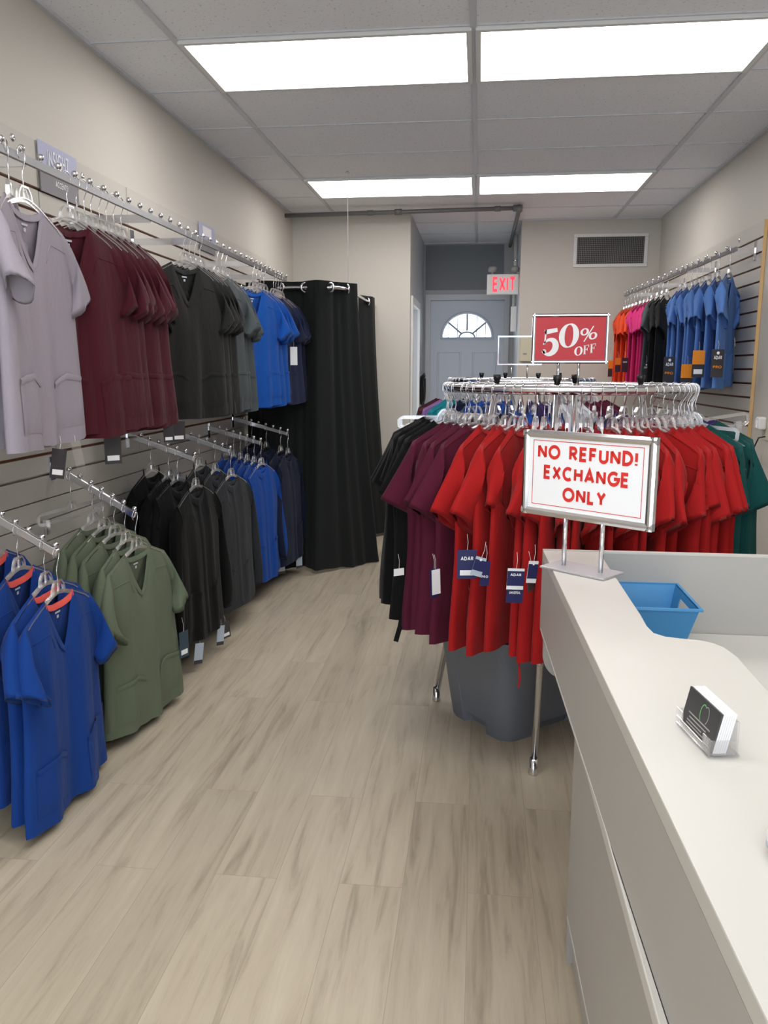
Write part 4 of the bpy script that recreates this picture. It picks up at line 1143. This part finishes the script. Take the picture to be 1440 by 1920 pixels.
# outlet, plug, cord at right wall
ou = thing('wall_outlet', 'cream wall outlet plate on the right wall beside the slatwall', 'outlet', (XR, 4.60, 1.09), 0)
MB().box((-.006, -.037, -.058), (0, .037, .058)).build('plate', CREAM, ou, bevel=.002)
pg = thing('power_adapter', 'white power adapter with black cord in the right wall outlet', 'power adapter', (XR-.006, 4.64, 1.12), 0)
MB().box((-.045, -.03, -.032), (0, .03, .038)).build('body', WHITE, pg, bevel=.01)
MB().box((-.05, -.012, -.02), (-.045, .012, .02)).build('face', PAPER, pg)
MB().tube([(0, -.04, .005), (-.02, -.0, -.005), (-.03, .03, -.06), (-.03, .045, -.2), (-.02, .04, -.45), (-.01, .03, -.8)], .004, 8).build('cable', BLACKPL, pg, True, loc=(-.014, -.02, -.07))
mb = MB(); mb.grid([[(-.034+.006*math.sin(k*.9), .04-.08*k/5, -.055-.03*(k/5)-.05*i) for k in range(6)] for i in range(2)])
mb.build('paper_tag', PAPER, pg, loc=(-.014, -.02, -.07))

# hang tags on the round rack and right rail (each belongs to its garment)
def wtag(run, i, px, *a, **k):
    o, m, h = rack[run][i] if run in rack else right[run][i]
    return hang_tag(o, m, px, *a, **k)

def at(px, py, Y):
    v = fwd + r2*((px-720)/1500) + u2*((960-py)/1500); k = Y/v.y
    return Vector((v.x*k, Y, CAM_Z+v.z*k))
def ptag(key, i, px, py, Y, rz, w, h, *a, **k):
    o, m, hh = (rack.get(key) or right.get(key))[i]
    return hang_tag(o, m, at(px, py, Y), rz, w, h, *a, **k)
ptag('red', 1, 876, 1031, 2.50, .15, .062, .095, NAVYC, txt='ADAR', label_panel=True, emblem=False)
ptag('red', 2, 903, 1045, 2.47, .3, .036, .062, GREYTAG, band=(.15, .72, NAVYC), emblem=True, tilt=.3)
ptag('red', 2, 911, 1052, 2.475, .3, .03, .08, NAVYC, txt2='PRO', tilt=.05)
ptag('red', 4, 968, 1066, 2.40, .2, .052, .066, PAPER, band=(.12, .82, NAVYC), txt='ADAR', tilt=.05)
ptag('red', 4, 968, 1078, 2.405, .2, .052, .088, NAVYC, txt2='UNIVERSAL', tilt=.05, string=0)
ptag('red', 5, 1001, 1052, 2.40, .5, .034, .068, PAPER, band=(.14, .8, NAVYC), emblem=True, tilt=.12)
ptag('red', 5, 995, 1064, 2.405, .9, .034, .075, DARKC, tilt=-.08)
ptag('wine', 2, 817, 1068, 2.58, .7, .034, .085, PAPER, tilt=-.05)
ptag('wine', 2, 814, 1066, 2.585, .7, .036, .10, NAVYC, tilt=-.05)
ptag('black', 4, 748, 1066, 2.68, .6, .04, .025, PAPER)
for (i, px, py, Y, w, h, kind) in ((1, 1347, 655, 4.78, .072, .155, 'd'), (3, 1311, 657, 4.95, .074, .155, 'o'), (4, 1289, 683, 5.05, .074, .155, 'o'), (6, 1256, 669, 5.30, .075, .16, 'd')):
    if kind == 'd': ptag('ceil', i, px, py, Y, .2, w, h, DARKC, txt='ADAR', txt2='PRO', emblem=True)
    else: ptag('ceil', i, px, py, Y, .2, w, h, DARKC, band=(0, .52, ORANGEC), label_panel=True)
ptag('ceil', 0, 1378, 650, 4.72, 1.25, .07, .14, DARKC)
ptag('charcoal', 0, 1212, 680, 6.0, .3, .05, .115, DARKC, txt='ADAR', emblem=True) if False else None
ptag('pink', 0, 1212, 680, 6.05, .3, .05, .115, DARKC, txt='ADAR', emblem=True)
ptag('orange', 0, 1172, 671, 6.55, .4, .055, .11, DARKC, txt='ADAR')
ptag('orange', 1, 1159, 671, 6.65, .4, .048, .11, DARKC, band=(0, .5, ORANGEC))
ptag('orange', 3, 1145, 676, 6.8, .4, .04, .13, DARKC, band=(0, .5, ORANGEC))

def tie(key, i, pts, w, m):
    o, mm, hh = rack[key][i]
    t = MB().bar([tuple(at(*p)) for p in pts], w, .0012, (0, -1, 0)).build('tie_string', m, o); t.matrix_basis = mm.inverted()
tie('red', 5, [(975, 1222, 2.48), (973, 1250, 2.48), (975, 1270, 2.475), (972, 1289, 2.475)], .006, F['red'])
tie('black', 6, [(757, 1140, 2.83), (750, 1175, 2.80), (742, 1203, 2.78)], .018, F['jet'])
